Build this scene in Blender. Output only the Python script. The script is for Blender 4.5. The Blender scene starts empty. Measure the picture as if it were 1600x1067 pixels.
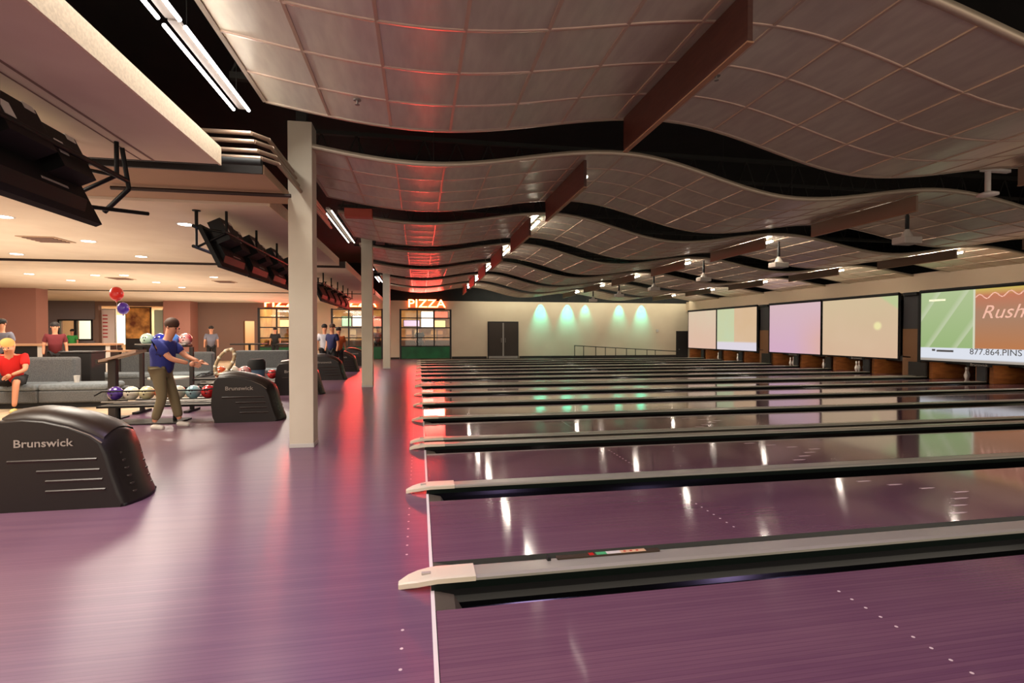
import bpy, bmesh, math, random
from mathutils import Vector, Matrix
random.seed(7)
S = bpy.context.scene
COL = S.collection
PI = math.pi
H = 1.4                     # camera height above the floor
YAW = math.radians(10.3)    # camera turned towards the pins

# ------------------------------------------------------------------ camera, world, exposure
cd = bpy.data.cameras.new('camera'); cam = bpy.data.objects.new('camera', cd); COL.objects.link(cam)
cd.sensor_width = 36; cd.lens = 18.0; cd.clip_start = 0.05; cd.clip_end = 200
cam.location = (0, 0, H); cam.rotation_euler = (math.radians(90 - 0.89), 0, -YAW)
S.camera = cam
S.view_settings.view_transform = 'Standard'; S.view_settings.look = 'None'
S.view_settings.exposure = 0.42; S.view_settings.gamma = 1.0; S.view_settings.use_curve_mapping = False
W = bpy.data.worlds.new('world'); S.world = W; W.use_nodes = True
W.node_tree.nodes['Background'].inputs[0].default_value = (1.0, 0.86, 0.70, 1)
W.node_tree.nodes['Background'].inputs[1].default_value = 0.95
S.cycles.max_bounces = 6; S.cycles.diffuse_bounces = 3; S.cycles.glossy_bounces = 4
S.cycles.sample_clamp_indirect = 6.0
S.cycles.use_denoising = True

def sc(r, g, b):
    f = lambda c: (c/255/12.92) if c/255 <= 0.04045 else ((c/255+0.055)/1.055)**2.4
    return (f(r), f(g), f(b), 1)

def area(name, loc, size, power, color, rot=(0, 0, 0), sy=None, spread=None, shape=None):
    l = bpy.data.lights.new(name, 'AREA'); l.energy = power; l.color = color[:3]
    l.shape = shape or ('RECTANGLE' if sy else 'SQUARE'); l.size = size
    if sy: l.size_y = sy
    if spread: l.spread = spread
    o = bpy.data.objects.new(name, l); o.location = loc; o.rotation_euler = rot; COL.objects.link(o)
    return o
def spot(name, loc, rot, power, color, ang=60, blend=0.6, r=0.05):
    l = bpy.data.lights.new(name, 'SPOT'); l.energy = power; l.color = color[:3]
    l.spot_size = math.radians(ang); l.spot_blend = blend; l.shadow_soft_size = r
    o = bpy.data.objects.new(name, l); o.location = loc; o.rotation_euler = rot; COL.objects.link(o)
    return o

WARM = (1.0, 0.86, 0.70); VIOLET = (0.70, 0.50, 1.0)
# added soft fill behind the camera, for the unseen rest of the hall
area('hall_light', (5.0, -2.5, 4.3), 14, 320, WARM, sy=2.0)
# added violet spots tinting approach and lanes, no such lamps hang there
for (x, y, p) in ((-1.3, 1.0, 90), (-1.0, 4.2, 90), (1.3, 2.9, 70), (4.0, 1.6, 90), (4.6, 3.2, 60)):
    spot('violet_wash', (x, y, 3.5), (0, 0, 0), p*0.9, VIOLET, 120, 1.0, 0.25)

# ------------------------------------------------------------------ materials
def P(name, col, rough=0.6, metal=0.0, spec=None, emit=None, es=0.0, aniso=0.0, tangent=None,
      noise=None, bump=None, coat=0.0, alpha=1.0, trans=0.0):
    m = bpy.data.materials.new(name); m.use_nodes = True
    nt = m.node_tree; b = nt.nodes['Principled BSDF']
    b.inputs['Base Color'].default_value = col; b.inputs['Roughness'].default_value = rough
    b.inputs['Metallic'].default_value = metal
    if spec is not None: b.inputs['Specular IOR Level'].default_value = spec
    if coat: b.inputs['Coat Weight'].default_value = coat; b.inputs['Coat Roughness'].default_value = 0.06
    if trans: b.inputs['Transmission Weight'].default_value = trans
    if emit: b.inputs['Emission Color'].default_value = emit; b.inputs['Emission Strength'].default_value = es
    if aniso:
        b.inputs['Anisotropic'].default_value = aniso
        t = nt.nodes.new('ShaderNodeCombineXYZ')
        for i, v in enumerate(tangent or (0, 1, 0)): t.inputs[i].default_value = v
        nt.links.new(t.outputs[0], b.inputs['Tangent'])
    if noise:                                   # (scale, second colour, stretch)
        tc = nt.nodes.new('ShaderNodeNewGeometry'); mp = nt.nodes.new('ShaderNodeMapping')
        mp.inputs['Scale'].default_value = noise[2] if len(noise) > 2 else (1, 1, 1)
        n = nt.nodes.new('ShaderNodeTexNoise'); n.inputs['Scale'].default_value = noise[0]; n.inputs['Detail'].default_value = 4
        mx = nt.nodes.new('ShaderNodeMix'); mx.data_type = 'RGBA'
        mx.inputs[6].default_value = col; mx.inputs[7].default_value = noise[1]
        rp = nt.nodes.new('ShaderNodeMapRange'); rp.inputs[1].default_value = 0.35; rp.inputs[2].default_value = 0.65
        nt.links.new(tc.outputs['Position'], mp.inputs[0]); nt.links.new(mp.outputs[0], n.inputs['Vector'])
        nt.links.new(n.outputs[0], rp.inputs[0]); nt.links.new(rp.outputs[0], mx.inputs[0])
        nt.links.new(mx.outputs[2], b.inputs['Base Color'])
        if bump:
            bp = nt.nodes.new('ShaderNodeBump'); bp.inputs['Strength'].default_value = bump
            bp.inputs['Distance'].default_value = 0.01
            nt.links.new(n.outputs[0], bp.inputs['Height']); nt.links.new(bp.outputs[0], b.inputs['Normal'])
    return m

def wood_floor(name, c1, c2, c3, board, rough, spec, coat):
    """laminate of narrow boards running along X"""
    m = P(name, c1, rough, 0, spec, aniso=0.75, coat=coat)
    nt = m.node_tree; b = nt.nodes['Principled BSDF']
    g = nt.nodes.new('ShaderNodeNewGeometry'); sx = nt.nodes.new('ShaderNodeSeparateXYZ')
    nt.links.new(g.outputs['Position'], sx.inputs[0])
    # board index
    d = nt.nodes.new('ShaderNodeMath'); d.operation = 'DIVIDE'; d.inputs[1].default_value = board
    fl = nt.nodes.new('ShaderNodeMath'); fl.operation = 'FLOOR'; fr = nt.nodes.new('ShaderNodeMath'); fr.operation = 'FRACT'
    nt.links.new(sx.outputs['Y'], d.inputs[0]); nt.links.new(d.outputs[0], fl.inputs[0]); nt.links.new(d.outputs[0], fr.inputs[0])
    wn = nt.nodes.new('ShaderNodeTexWhiteNoise'); wn.noise_dimensions = '1D'; nt.links.new(fl.outputs[0], wn.inputs['W'])
    mp = nt.nodes.new('ShaderNodeMapping'); mp.inputs['Scale'].default_value = (1.2, 30, 1)
    nz = nt.nodes.new('ShaderNodeTexNoise'); nz.inputs['Scale'].default_value = 2.0; nz.inputs['Detail'].default_value = 5
    nt.links.new(g.outputs['Position'], mp.inputs[0]); nt.links.new(mp.outputs[0], nz.inputs['Vector'])
    ad = nt.nodes.new('ShaderNodeMath'); ad.operation = 'MULTIPLY_ADD'; ad.inputs[1].default_value = 0.55
    nt.links.new(wn.outputs[0], ad.inputs[0]); nt.links.new(nz.outputs[0], ad.inputs[2])
    mr = nt.nodes.new('ShaderNodeMapRange'); mr.inputs[1].default_value = 0.35; mr.inputs[2].default_value = 1.1
    nt.links.new(ad.outputs[0], mr.inputs[0])
    mx = nt.nodes.new('ShaderNodeMix'); mx.data_type = 'RGBA'; mx.inputs[6].default_value = c1; mx.inputs[7].default_value = c2
    nt.links.new(mr.outputs[0], mx.inputs[0])
    # slow purple-to-brown drift, violet and warm light painted into the board colour
    nb = nt.nodes.new('ShaderNodeTexNoise'); nb.inputs['Scale'].default_value = 0.16; nb.inputs['Detail'].default_value = 2
    nt.links.new(g.outputs['Position'], nb.inputs['Vector'])
    rb_ = nt.nodes.new('ShaderNodeMapRange'); rb_.inputs[1].default_value = 0.42; rb_.inputs[2].default_value = 0.62
    nt.links.new(nb.outputs[0], rb_.inputs[0])
    m3 = nt.nodes.new('ShaderNodeMix'); m3.data_type = 'RGBA'; m3.inputs[7].default_value = c3
    m3f = nt.nodes.new('ShaderNodeMath'); m3f.operation = 'MULTIPLY'; m3f.inputs[1].default_value = 0.6
    nt.links.new(rb_.outputs[0], m3f.inputs[0]); nt.links.new(m3f.outputs[0], m3.inputs[0]); nt.links.new(mx.outputs[2], m3.inputs[6])
    # thin joint between boards
    gt = nt.nodes.new('ShaderNodeMath'); gt.operation = 'LESS_THAN'; gt.inputs[1].default_value = 0.13
    nt.links.new(fr.outputs[0], gt.inputs[0])
    m2 = nt.nodes.new('ShaderNodeMix'); m2.data_type = 'RGBA'
    m2.inputs[7].default_value = (c1[0]*0.45, c1[1]*0.45, c1[2]*0.45, 1)
    ml = nt.nodes.new('ShaderNodeMath'); ml.operation = 'MULTIPLY'; ml.inputs[1].default_value = 0.35
    nt.links.new(gt.outputs[0], ml.inputs[0]); nt.links.new(ml.outputs[0], m2.inputs[0])
    nt.links.new(m3.outputs[2], m2.inputs[6]); nt.links.new(m2.outputs[2], b.inputs['Base Color'])
    return m

M = {}
M['approach'] = wood_floor('approach_laminate', sc(104, 74, 100), sc(118, 86, 108), sc(132, 96, 84), 0.027, 0.30, 0.36, 0.0)
M['lane'] = wood_floor('lane_laminate', sc(106, 72, 94), sc(120, 84, 102), sc(120, 82, 86), 0.027, 0.09, 0.75, 0.25)
M['carpet'] = P('beige_floor', sc(196, 172, 142), 0.8, noise=(3, sc(176, 150, 122)))
M['black'] = P('black_matte', sc(14, 14, 14), 0.8)
M['deck'] = P('black_deck', sc(16, 17, 16), 0.9, noise=(2, sc(26, 24, 22)))
M['joist'] = P('joist_paint', sc(40, 38, 34), 0.7)
M['gutter'] = P('gutter_black', sc(4, 4, 4), 0.16, 0, 0.3)
M['gutter_wall'] = P('gutter_wall', sc(12, 20, 16), 0.35, 0, 0.2)
M['gutter_end'] = P('gutter_end', sc(82, 74, 62), 0.5)
M['cap'] = P('capping_aluminium', sc(176, 172, 158), 0.32, 0.35)
M['nose'] = P('capping_nose', sc(214, 204, 180), 0.35)
M['trackcover'] = P('track_cover', sc(62, 50, 40), 0.5, 0.0, 0.2)
M['white'] = P('white_line', sc(225, 215, 210), 0.5)
M['dot'] = P('lane_marker', sc(216, 196, 196), 0.4)
M['tile'] = P('metal_ceiling_tile', sc(220, 212, 194), 0.38, 0.7, aniso=0.9, noise=(2.5, sc(208, 198, 182), (5, 1, 1)))
M['tbar'] = P('ceiling_grid', sc(196, 172, 152), 0.4, 0.5)
M['cloudtrim'] = P('cloud_trim', sc(176, 160, 140), 0.45, 0.4)
M['baffle'] = P('baffle_wood', sc(72, 36, 24), 0.5, noise=(4, sc(60, 26, 16), (1, 1, 6)))
M['baffle_pale'] = P('baffle_pale', sc(128, 104, 86), 0.5)
M['baffle_edge'] = P('baffle_edge', sc(150, 110, 80), 0.5)
M['tube'] = P('lamp_tube', sc(255, 250, 240), 0.5, emit=(1.0, 0.90, 0.76, 1), es=80)
M['tube_dim'] = P('lamp_tube_dim', sc(255, 250, 240), 0.5, emit=(1.0, 0.90, 0.76, 1), es=3)
M['tubew'] = P('lamp_tube_cool', sc(255, 255, 255), 0.5, emit=(1.0, 0.96, 0.95, 1), es=7)
M['fixture'] = P('fixture_white', sc(190, 185, 178), 0.5)
M['downlight'] = P('downlight_lens', sc(255, 255, 255), 0.5, emit=(1, 0.88, 0.74, 1), es=9)
M['slab'] = P('concourse_ceiling', sc(222, 204, 182), 0.85, noise=(1.5, sc(214, 194, 172)))
M['slab_edge'] = P('concourse_ceiling_edge', sc(232, 210, 182), 0.8, noise=(60, sc(214, 192, 164)))
M['beam'] = P('soffit_brown', sc(176, 144, 116), 0.85)
M['column'] = P('column_paint', sc(206, 196, 176), 0.7, noise=(1.2, sc(196, 184, 164)))
M['wall'] = P('far_wall_paint', sc(206, 190, 164), 0.85, noise=(0.6, sc(198, 180, 154)))
M['fascia'] = P('fascia_paint', sc(198, 176, 150), 0.8)
M['wall_grey'] = P('grey_wall', sc(118, 106, 106), 0.85)
M['wall_pink'] = P('pink_wall', sc(170, 118, 104), 0.85)
M['wall_taupe'] = P('taupe_wall', sc(128, 100, 88), 0.85)
M['base'] = P('baseboard_dark', sc(34, 28, 24), 0.6)
M['door'] = P('door_brown', sc(50, 40, 32), 0.5)
M['door_light'] = P('door_frame_dark', sc(26, 22, 20), 0.5)
M['steel'] = P('steel', sc(150, 146, 140), 0.35, 0.9)
M['rail'] = P('black_rail', sc(20, 20, 20), 0.45)
M['green'] = P('green_panel', sc(16, 104, 58), 0.5, noise=(2, sc(10, 84, 46)))
M['sashdark'] = P('dark_sash', sc(24, 20, 18), 0.5)
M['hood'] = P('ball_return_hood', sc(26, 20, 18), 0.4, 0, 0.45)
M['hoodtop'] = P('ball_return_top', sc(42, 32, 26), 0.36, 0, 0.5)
M['hoodline'] = P('ball_return_rib', sc(120, 108, 98), 0.35)
M['label'] = P('badge_letter', sc(150, 140, 132), 0.4)
M['sofa'] = P('grey_upholstery', sc(104, 104, 104), 0.9, noise=(60, sc(80, 82, 84)), bump=0.3)
M['sofa_seat'] = P('grey_seat', sc(128, 136, 142), 0.85, noise=(30, sc(110, 118, 122)))
M['skin'] = P('skin', sc(206, 140, 106), 0.55)
M['skin2'] = P('skin_light', sc(214, 150, 118), 0.55)
M['blackplastic'] = P('black_plastic', sc(12, 11, 11), 0.5, 0, .25)
M['tvback'] = P('monitor_back', sc(12, 11, 11), 0.55, 0, .25)
M['cable'] = P('cable', sc(24, 20, 20), 0.5)
M['redcable'] = P('red_cable', sc(150, 40, 28), 0.5)
M['sticker'] = P('white_sticker', sc(214, 208, 200), 0.5)
M['pipe'] = P('conduit', sc(150, 126, 108), 0.4, 0.5)
M['pipe_dark'] = P('dark_pipe', sc(44, 26, 20), 0.6)
M['pin'] = P('pin_white', sc(240, 232, 224), 0.25, coat=0.5)
M['pinred'] = P('pin_stripe', sc(190, 30, 26), 0.3)
M['kick'] = P('kickback_wood', sc(160, 98, 48), 0.5, noise=(3, sc(128, 72, 32), (1, 1, 4)))
M['pit'] = P('pit_curtain', sc(20, 14, 12), 0.9)
M['pinlight'] = P('pin_lamp', sc(255, 240, 220), 0.5, emit=(1, 0.82, 0.62, 1), es=16)
M['mask'] = P('masking_dark', sc(40, 38, 40), 0.6)
M['wood_lower'] = P('masking_wood', sc(120, 82, 50), 0.6)
M['counter_dark'] = P('counter_front', sc(22, 18, 18), 0.5)
M['counter_top'] = P('counter_top', sc(196, 150, 116), 0.45)
M['sign'] = P('neon_face', sc(255, 120, 60), 0.5, emit=(1.0, 0.14, 0.02, 1), es=3.0)
M['sign_core'] = P('neon_tube', sc(255, 220, 160), 0.5, emit=(1.0, 0.62, 0.26, 1), es=3.6)
M['redlamp'] = P('red_lamp', sc(255, 90, 60), 0.5, emit=(1.0, 0.10, 0.05, 1), es=10)
M['sofa_dark'] = P('sofa_plinth', sc(26, 26, 28), 0.8)
M['lectern'] = P('lectern_top', sc(138, 112, 94), 0.5)
M['post'] = P('lectern_post', sc(34, 26, 24), 0.5)
M['greywash'] = P('projector_grey', sc(170, 160, 150), 0.5)

# ------------------------------------------------------------------ helpers
def wloc(o):
    v = Vector((0, 0, 0))
    while o is not None:
        v += o.location; o = o.parent
    return v
def link(name, mesh, mat, parent=None):
    o = bpy.data.objects.new(name, mesh); COL.objects.link(o)
    if mat is not None:
        mesh.materials.clear(); mesh.materials.append(mat)
    if parent is not None: o.parent = parent
    return o
def tag(o, label=None, cat=None, group=None, kind=None):
    if label: o['label'] = label
    if cat: o['category'] = cat
    if group: o['group'] = group
    if kind: o['kind'] = kind
    return o
def thing(name, label, cat, loc=(0, 0, 0), group=None):
    o = bpy.data.objects.new(name, None); o.location = loc; o.empty_display_size = 0.1; COL.objects.link(o)
    return tag(o, label, cat, group)
def dup(root, loc, label=None):
    def cp(o, par):
        c = o.copy(); COL.objects.link(c); c.parent = par
        for k in list(o.children): cp(k, c)
        return c
    r = cp(root, None); r.location = loc
    if label: r['label'] = label
    return r

class MB:
    def __init__(s): s.v = []; s.f = []; s.smooth = []
    def add(s, vs, fs, sm=False):
        n = len(s.v); s.v += [tuple(p) for p in vs]
        for f in fs: s.f.append(tuple(i+n for i in f)); s.smooth.append(sm)
        return s
    def box(s, x0, x1, y0, y1, z0, z1, bev=0.0):
        if x0 > x1: x0, x1 = x1, x0
        if y0 > y1: y0, y1 = y1, y0
        if z0 > z1: z0, z1 = z1, z0
        if bev > 0:
            bm = bmesh.new(); bmesh.ops.create_cube(bm, size=1)
            bmesh.ops.scale(bm, vec=(x1-x0, y1-y0, z1-z0), verts=bm.verts)
            bmesh.ops.translate(bm, vec=((x0+x1)/2, (y0+y1)/2, (z0+z1)/2), verts=bm.verts)
            bmesh.ops.bevel(bm, geom=bm.edges[:], offset=bev, segments=2, affect='EDGES', profile=0.5)
            bm.verts.index_update()
            s.add([v.co[:] for v in bm.verts], [[v.index for v in f.verts] for f in bm.faces]); bm.free()
            return s
        v = [(x0, y0, z0), (x1, y0, z0), (x1, y1, z0), (x0, y1, z0), (x0, y0, z1), (x1, y0, z1), (x1, y1, z1), (x0, y1, z1)]
        return s.add(v, [(0, 3, 2, 1), (4, 5, 6, 7), (0, 1, 5, 4), (1, 2, 6, 5), (2, 3, 7, 6), (3, 0, 4, 7)])
    def tube(s, a, b, r, n=8, r2=None, cap=True):
        a = Vector(a); b = Vector(b); d = (b-a); r2 = r if r2 is None else r2
        q = d.to_track_quat('Z', 'Y'); vs = []
        for (c, rr) in ((a, r), (b, r2)):
            for i in range(n):
                t = 2*PI*i/n; vs.append(c + q @ Vector((rr*math.cos(t), rr*math.sin(t), 0)))
        s.add(vs, [(i, (i+1) % n, n+(i+1) % n, n+i) for i in range(n)], True)
        if cap: s.add(vs, [tuple(range(n-1, -1, -1)), tuple(range(n, 2*n))])
        return s
    def path(s, pts, r, n=6):
        for a, b in zip(pts[:-1], pts[1:]): s.tube(a, b, r, n)
        return s
    def lathe(s, prof, c=(0, 0, 0), n=16):
        vs = []
        for (r, z) in prof:
            for i in range(n):
                t = 2*PI*i/n; vs.append((c[0]+r*math.cos(t), c[1]+r*math.sin(t), c[2]+z))
        fs = []
        for k in range(len(prof)-1):
            for i in range(n): fs.append((k*n+i, k*n+(i+1) % n, (k+1)*n+(i+1) % n, (k+1)*n+i))
        s.add(vs, fs, True)
        s.add(vs[:n], [tuple(range(n-1, -1, -1))]); s.add(vs[-n:], [tuple(range(n))])
        return s
    def sphere(s, c, r, n=14, m=9, sx=1, sy=1, sz=1):
        prof = [(r*math.sin(PI*k/m), -r*math.cos(PI*k/m)) for k in range(m+1)]
        vs = []
        for (rr, z) in prof:
            rr = max(rr, 1e-4)
            for i in range(n):
                t = 2*PI*i/n; vs.append((c[0]+rr*sx*math.cos(t), c[1]+rr*sy*math.sin(t), c[2]+z*sz))
        fs = [(k*n+i, k*n+(i+1) % n, (k+1)*n+(i+1) % n, (k+1)*n+i) for k in range(m) for i in range(n)]
        return s.add(vs, fs, True)
    def prism(s, poly, axis, a, b):
        """poly: list of 2-D points; axis 'x','y','z' is the extrusion direction"""
        def pt(p, t):
            return {'x': (t, p[0], p[1]), 'y': (p[0], t, p[1]), 'z': (p[0], p[1], t)}[axis]
        n = len(poly); vs = [pt(p, a) for p in poly] + [pt(p, b) for p in poly]
        s.add(vs, [tuple(range(n)), tuple(range(2*n-1, n-1, -1))] + [(i, n+i, n+(i+1) % n, (i+1) % n) for i in range(n)])
        return s
    def mesh(s, name, off=Vector((0, 0, 0))):
        me = bpy.data.meshes.new(name)
        me.from_pydata([tuple(Vector(v)-off) for v in s.v], [], s.f)
        me.polygons.foreach_set('use_smooth', s.smooth)
        bm = bmesh.new(); bm.from_mesh(me); bmesh.ops.recalc_face_normals(bm, faces=bm.faces); bm.to_mesh(me); bm.free()
        me.update(); return me
    def build(s, name, mat, parent=None, local=False):
        off = Vector((0, 0, 0)) if (parent is None or local) else wloc(parent)
        return link(name, s.mesh(name, off), mat, parent)

def text_mesh(txt, size, extrude, mtx, bold=0.0, shear=0.0):
    c = bpy.data.curves.new('lettering', 'FONT'); c.body = txt; c.size = size; c.extrude = extrude
    c.align_x = 'CENTER'; c.align_y = 'CENTER'; c.offset = bold; c.shear = shear; c.resolution_u = 3
    o = bpy.data.objects.new('lettering', c); COL.objects.link(o)
    dg = bpy.context.evaluated_depsgraph_get(); me = bpy.data.meshes.new_from_object(o.evaluated_get(dg))
    bpy.data.objects.remove(o); bpy.data.curves.remove(c)
    me.transform(mtx); return me
TXT_FRONT = Matrix(((1, 0, 0, 0), (0, 0, -1, 0), (0, 1, 0, 0), (0, 0, 0, 1)))       # reads when seen looking along +Y
TXT_RIGHT = Matrix(((0, 0, -1, 0), (-1, 0, 0, 0), (0, 1, 0, 0), (0, 0, 0, 1)))      # reads when seen looking along +X

CA, SA = math.cos(YAW), math.sin(YAW)
def at(px, py, z):
    """point on the horizontal plane z seen at photo pixel (px, py)"""
    d = 800*(H-z)/(py-521); xc = (px-800)/800*d
    return (xc*CA + d*SA, d*CA - xc*SA)
def atY(px, Y):
    """X of the point at distance Y whose bearing is photo column px"""
    r = (px-800)/800; d = Y/(CA - r*SA); return r*d*CA + d*SA
ORD = ['first', 'second', 'third', 'fourth', 'fifth', 'sixth', 'seventh', 'eighth', 'ninth', 'tenth', 'eleventh',
       'twelfth', 'thirteenth', 'fourteenth', 'fifteenth', 'sixteenth', 'seventeenth', 'eighteenth', 'nineteenth', 'twentieth']

# ------------------------------------------------------------------ room shell
YW = 28.6; XM = 15.5
def struct(name, mb, mat, label=None):
    o = mb.build(name, mat); o['kind'] = 'structure'
    if label: o['label'] = label; o['category'] = 'structure'
    return o
struct('floor', MB().box(-4.9, 0.07, -4, YW, -0.14, 0), M['approach'], 'mauve laminate bowling approach floor left of the foul line')
struct('floor', MB().box(-30, -4.9, -4, YW, -0.14, 0), M['carpet'], 'pale beige lounge floor left of the ball returns')
struct('floor', MB().box(0.07, 19, -4, 27.6, -0.3, -0.14), M['black'], 'dark sub-floor below lanes and gutters')
struct('floor', MB().box(0.082, 17.2, -4, 1.43, -0.1, 0), M['lane'], 'lane surface beside the camera')
o = MB().prism([(0.07, 0.0), (6.9, 0.0), (15.0, -0.55), (19, -0.55), (19, -0.8), (0.07, -0.8)], 'y', 27.6, YW)
struct('floor', o, M['trackcover'], 'dark ramp sloping down to the right along far wall')
struct('ceiling', MB().box(-30, 19, -4, YW+0.1, 5.2, 5.3), M['deck'], 'black roof deck above the hanging ceiling')

# far wall, opening by opening (all at Y = YW)
holes = [(-17.3, -15.9, 1.12, 2.05), (-15.6, -12.6, 0.0, 2.78), (-8.95, -8.42, 0.0, 2.05), (-8.24, -5.54, 0.0, 2.72),
         (-4.6, -1.93, 0.0, 2.72), (-1.02, 1.76, 0.0, 2.74)]
mbw, mbg = MB(), MB()
x = -30
for (a, b, z0, z1) in holes:
    tgt = mbg if a < -5 else mbw
    (mbg if b < -4.5 else mbw).box(x, a, YW, YW+0.25, 0, 3.2)
    if z0 > 0: mbg.box(a, b, YW, YW+0.25, 0, z0)
    (mbg if b < -5 else mbw).box(a, b, YW, YW+0.25, z1, 3.2); x = b
mbw.box(x, 19, YW, YW+0.25, -0.8, 3.2)
struct('wall_back', mbw, M['wall'], 'cream far wall with doors and teal light')
struct('wall_back', mbg, M['wall_taupe'], 'taupe far wall of the concourse')
struct('wall_back', MB().box(-30, 19, YW+0.02, YW+0.25, 3.2, 5.2), M['deck'], 'black upper wall above the cream wall')
struct('wall_left', MB().box(-26, -13.3, 20.8, 21.4, 0, 3.0), M['wall_pink'], 'pinkish wall at the left end of lounge')
struct('wall_left', MB().box(-30, -29.8, -4, YW, 0, 5.2), M['wall_grey'], 'grey side wall far left')
struct('wall_left', MB().box(-12.3, -11.1, 27.7, YW, 0, 3.0), M['wall_pink'], 'pinkish pier between arcade and lounge doorway')
struct('wall_right', MB().box(18.6, 18.9, -4, YW, -0.8, 5.2), M['deck'], 'black wall behind the pin machines')
struct('baseboard_back', MB().box(1.80, 3.75, YW-0.02, YW, 0, 0.12).box(5.62, 15.3, YW-0.02, YW, -0.55, 0.12), M['base'])
struct('baseboard_back', MB().box(-1.9, -1.05, YW-0.02, YW, 0, 0.10), M['base'])

# double door and side door
d = thing('door_1', 'dark brown double door with steel centre strip in the far wall', 'door', (4.68, YW, 0)); d['kind'] = 'structure'
MB().box(3.80, 5.56, YW-0.05, YW, 0, 2.08).build('door_frame', M['door_light'], d)
for a, b in ((3.87, 4.65), (4.71, 5.49)):
    lf = MB().box(a, b, YW-0.08, YW-0.05, 0.14, 2.0, 0.005).build('door_leaf', M['door'], d)
    hx = b-0.08 if a < 4 else a+0.08
    MB().tube((hx, YW-0.12, 0.9), (hx, YW-0.12, 1.15), 0.015).box(hx-.01, hx+.01, YW-.12, YW-.08, .9, .92).box(hx-.01, hx+.01, YW-.12, YW-.08, 1.13, 1.15).build('door_handle', M['steel'], lf)
MB().box(4.64, 4.72, YW-0.09, YW-0.05, 0.14, 2.0).build('centre_strip', M['steel'], d)
MB().box(3.85, 5.51, YW-0.14, YW-0.05, 0.0, 0.13).build('kick_plate', M['steel'], d)
d = thing('door_2', 'dark side door at bottom of the ramp beside the screens', 'door', (15.6, YW, -0.55)); d['kind'] = 'structure'
MB().box(15.25, 16.0, YW-0.05, YW, -0.55, 1.55).build('door_frame', M['door_light'], d)
lf = MB().box(15.31, 15.94, YW-0.08, YW-0.05, -0.53, 1.48, 0.005).build('door_leaf', M['base'], d)
MB().sphere((15.40, YW-0.11, 0.45), 0.03, 8, 6).build('door_handle', M['steel'], lf)
MB().box(13.95, 14.1, YW-0.05, YW, 1.5, 1.65, .01).build('wall_switch', M['fixture'], None)
tag(bpy.data.objects['wall_switch'], 'small pale box on the far wall left of the side door', 'switch box')

# ramp railing
r = thing('handrail', 'black metal handrail sloping down along the far wall ramp', 'railing', (7.0, 27.75, 0))
xs = [atY(p, 27.8) for p in (898, 912, 931, 946, 962, 979, 993, 1011, 1024)]
def rz(X): return 0.72 - (X-xs[0])*0.058
for X in xs:
    MB().tube((X, 27.8, min(0, -(X-6.9)*0.068)-0.02), (X, 27.8, rz(X)), 0.022, 6).build('baluster', M['rail'], r)
MB().path([(xs[0]-.02, 27.8, rz(xs[0])), (xs[-1]+1.5, 27.8, rz(xs[-1]+1.5))], 0.025).build('top_rail', M['rail'], r)

# ------------------------------------------------------------------ glazed roll-up doors and PIZZA signs
kit = P('kitchen_wall', sc(226, 186, 120), 0.8, noise=(2, sc(196, 150, 90)))
menu_w = P('menu_white', sc(255, 250, 250), 0.6, emit=(1, 0.93, 0.92, 1), es=1.3)
menu_y = P('menu_yellow', sc(255, 220, 120), 0.6, emit=(1, 0.78, 0.38, 1), es=0.9)
menu_b = P('menu_lilac', sc(190, 170, 220), 0.6, emit=(0.62, 0.5, 0.85, 1), es=0.6)
menu_r = P('menu_red', sc(220, 80, 60), 0.6, emit=(1, 0.18, 0.1, 1), es=0.7)
menu_g = P('menu_green', sc(150, 220, 170), 0.6, emit=(0.45, 0.9, 0.6, 1), es=0.6)
glass = bpy.data.materials.new('door_glass'); glass.use_nodes = True
nt = glass.node_tree; nt.nodes.clear()
ou = nt.nodes.new('ShaderNodeOutputMaterial'); tr = nt.nodes.new('ShaderNodeBsdfTransparent'); gl = nt.nodes.new('ShaderNodeBsdfGlossy')
gl.inputs['Roughness'].default_value = 0.05; mx = nt.nodes.new('ShaderNodeMixShader'); mx.inputs[0].default_value = 0.08
tr.inputs[0].default_value = (0.93, 0.93, 0.9, 1)
nt.links.new(tr.outputs[0], mx.inputs[1]); nt.links.new(gl.outputs[0], mx.inputs[2]); nt.links.new(mx.outputs[0], ou.inputs[0])

def rollup(n, x0, x1, where, ground):
    d = thing('door_%d' % n, 'glazed roll-up door with green bottom panel %s' % where, 'roll-up door', ((x0+x1)/2, YW, 0)); d['kind'] = 'structure'
    y = YW+0.05; zs = [2.70, 2.25, 1.72, 1.17, 0.70]
    MB().box(x0, x1, y-.04, y+.03, 0.02, 0.69, .01).build('bottom_panel', M['green'], d)
    n3 = 3; w = (x1-x0)/n3
    for k in range(1, n3): MB().box(x0+k*w-.035, x0+k*w+.035, y-.05, y+.04, .7, 2.72).build('mullion', M['sashdark'], d)
    for e in (x0+.03, x1-.03): MB().box(e-.05, e+.05, y-.06, y+.05, 0, 2.74).build('jamb', M['sashdark'], d)
    for z in zs: MB().box(x0+.08, x1-.08, y-.045, y+.035, z-.03, z+.03).build('rail', M['sashdark'], d)
    for k in range(n3):
        for a, b in zip(zs[1:], zs[:-1]):
            MB().box(x0+k*w+.036, x0+(k+1)*w-.036, y-.004, y+.004, a+.03, b-.03).build('pane', glass, d)
    return d
rollup(3, -1.02, 1.76, 'under the neon sign beside cream wall', True)
rollup(4, -4.6, -1.93, 'behind the second column', True)
rollup(5, -8.24, -5.54, 'at left beside the nearest column', True)
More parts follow.
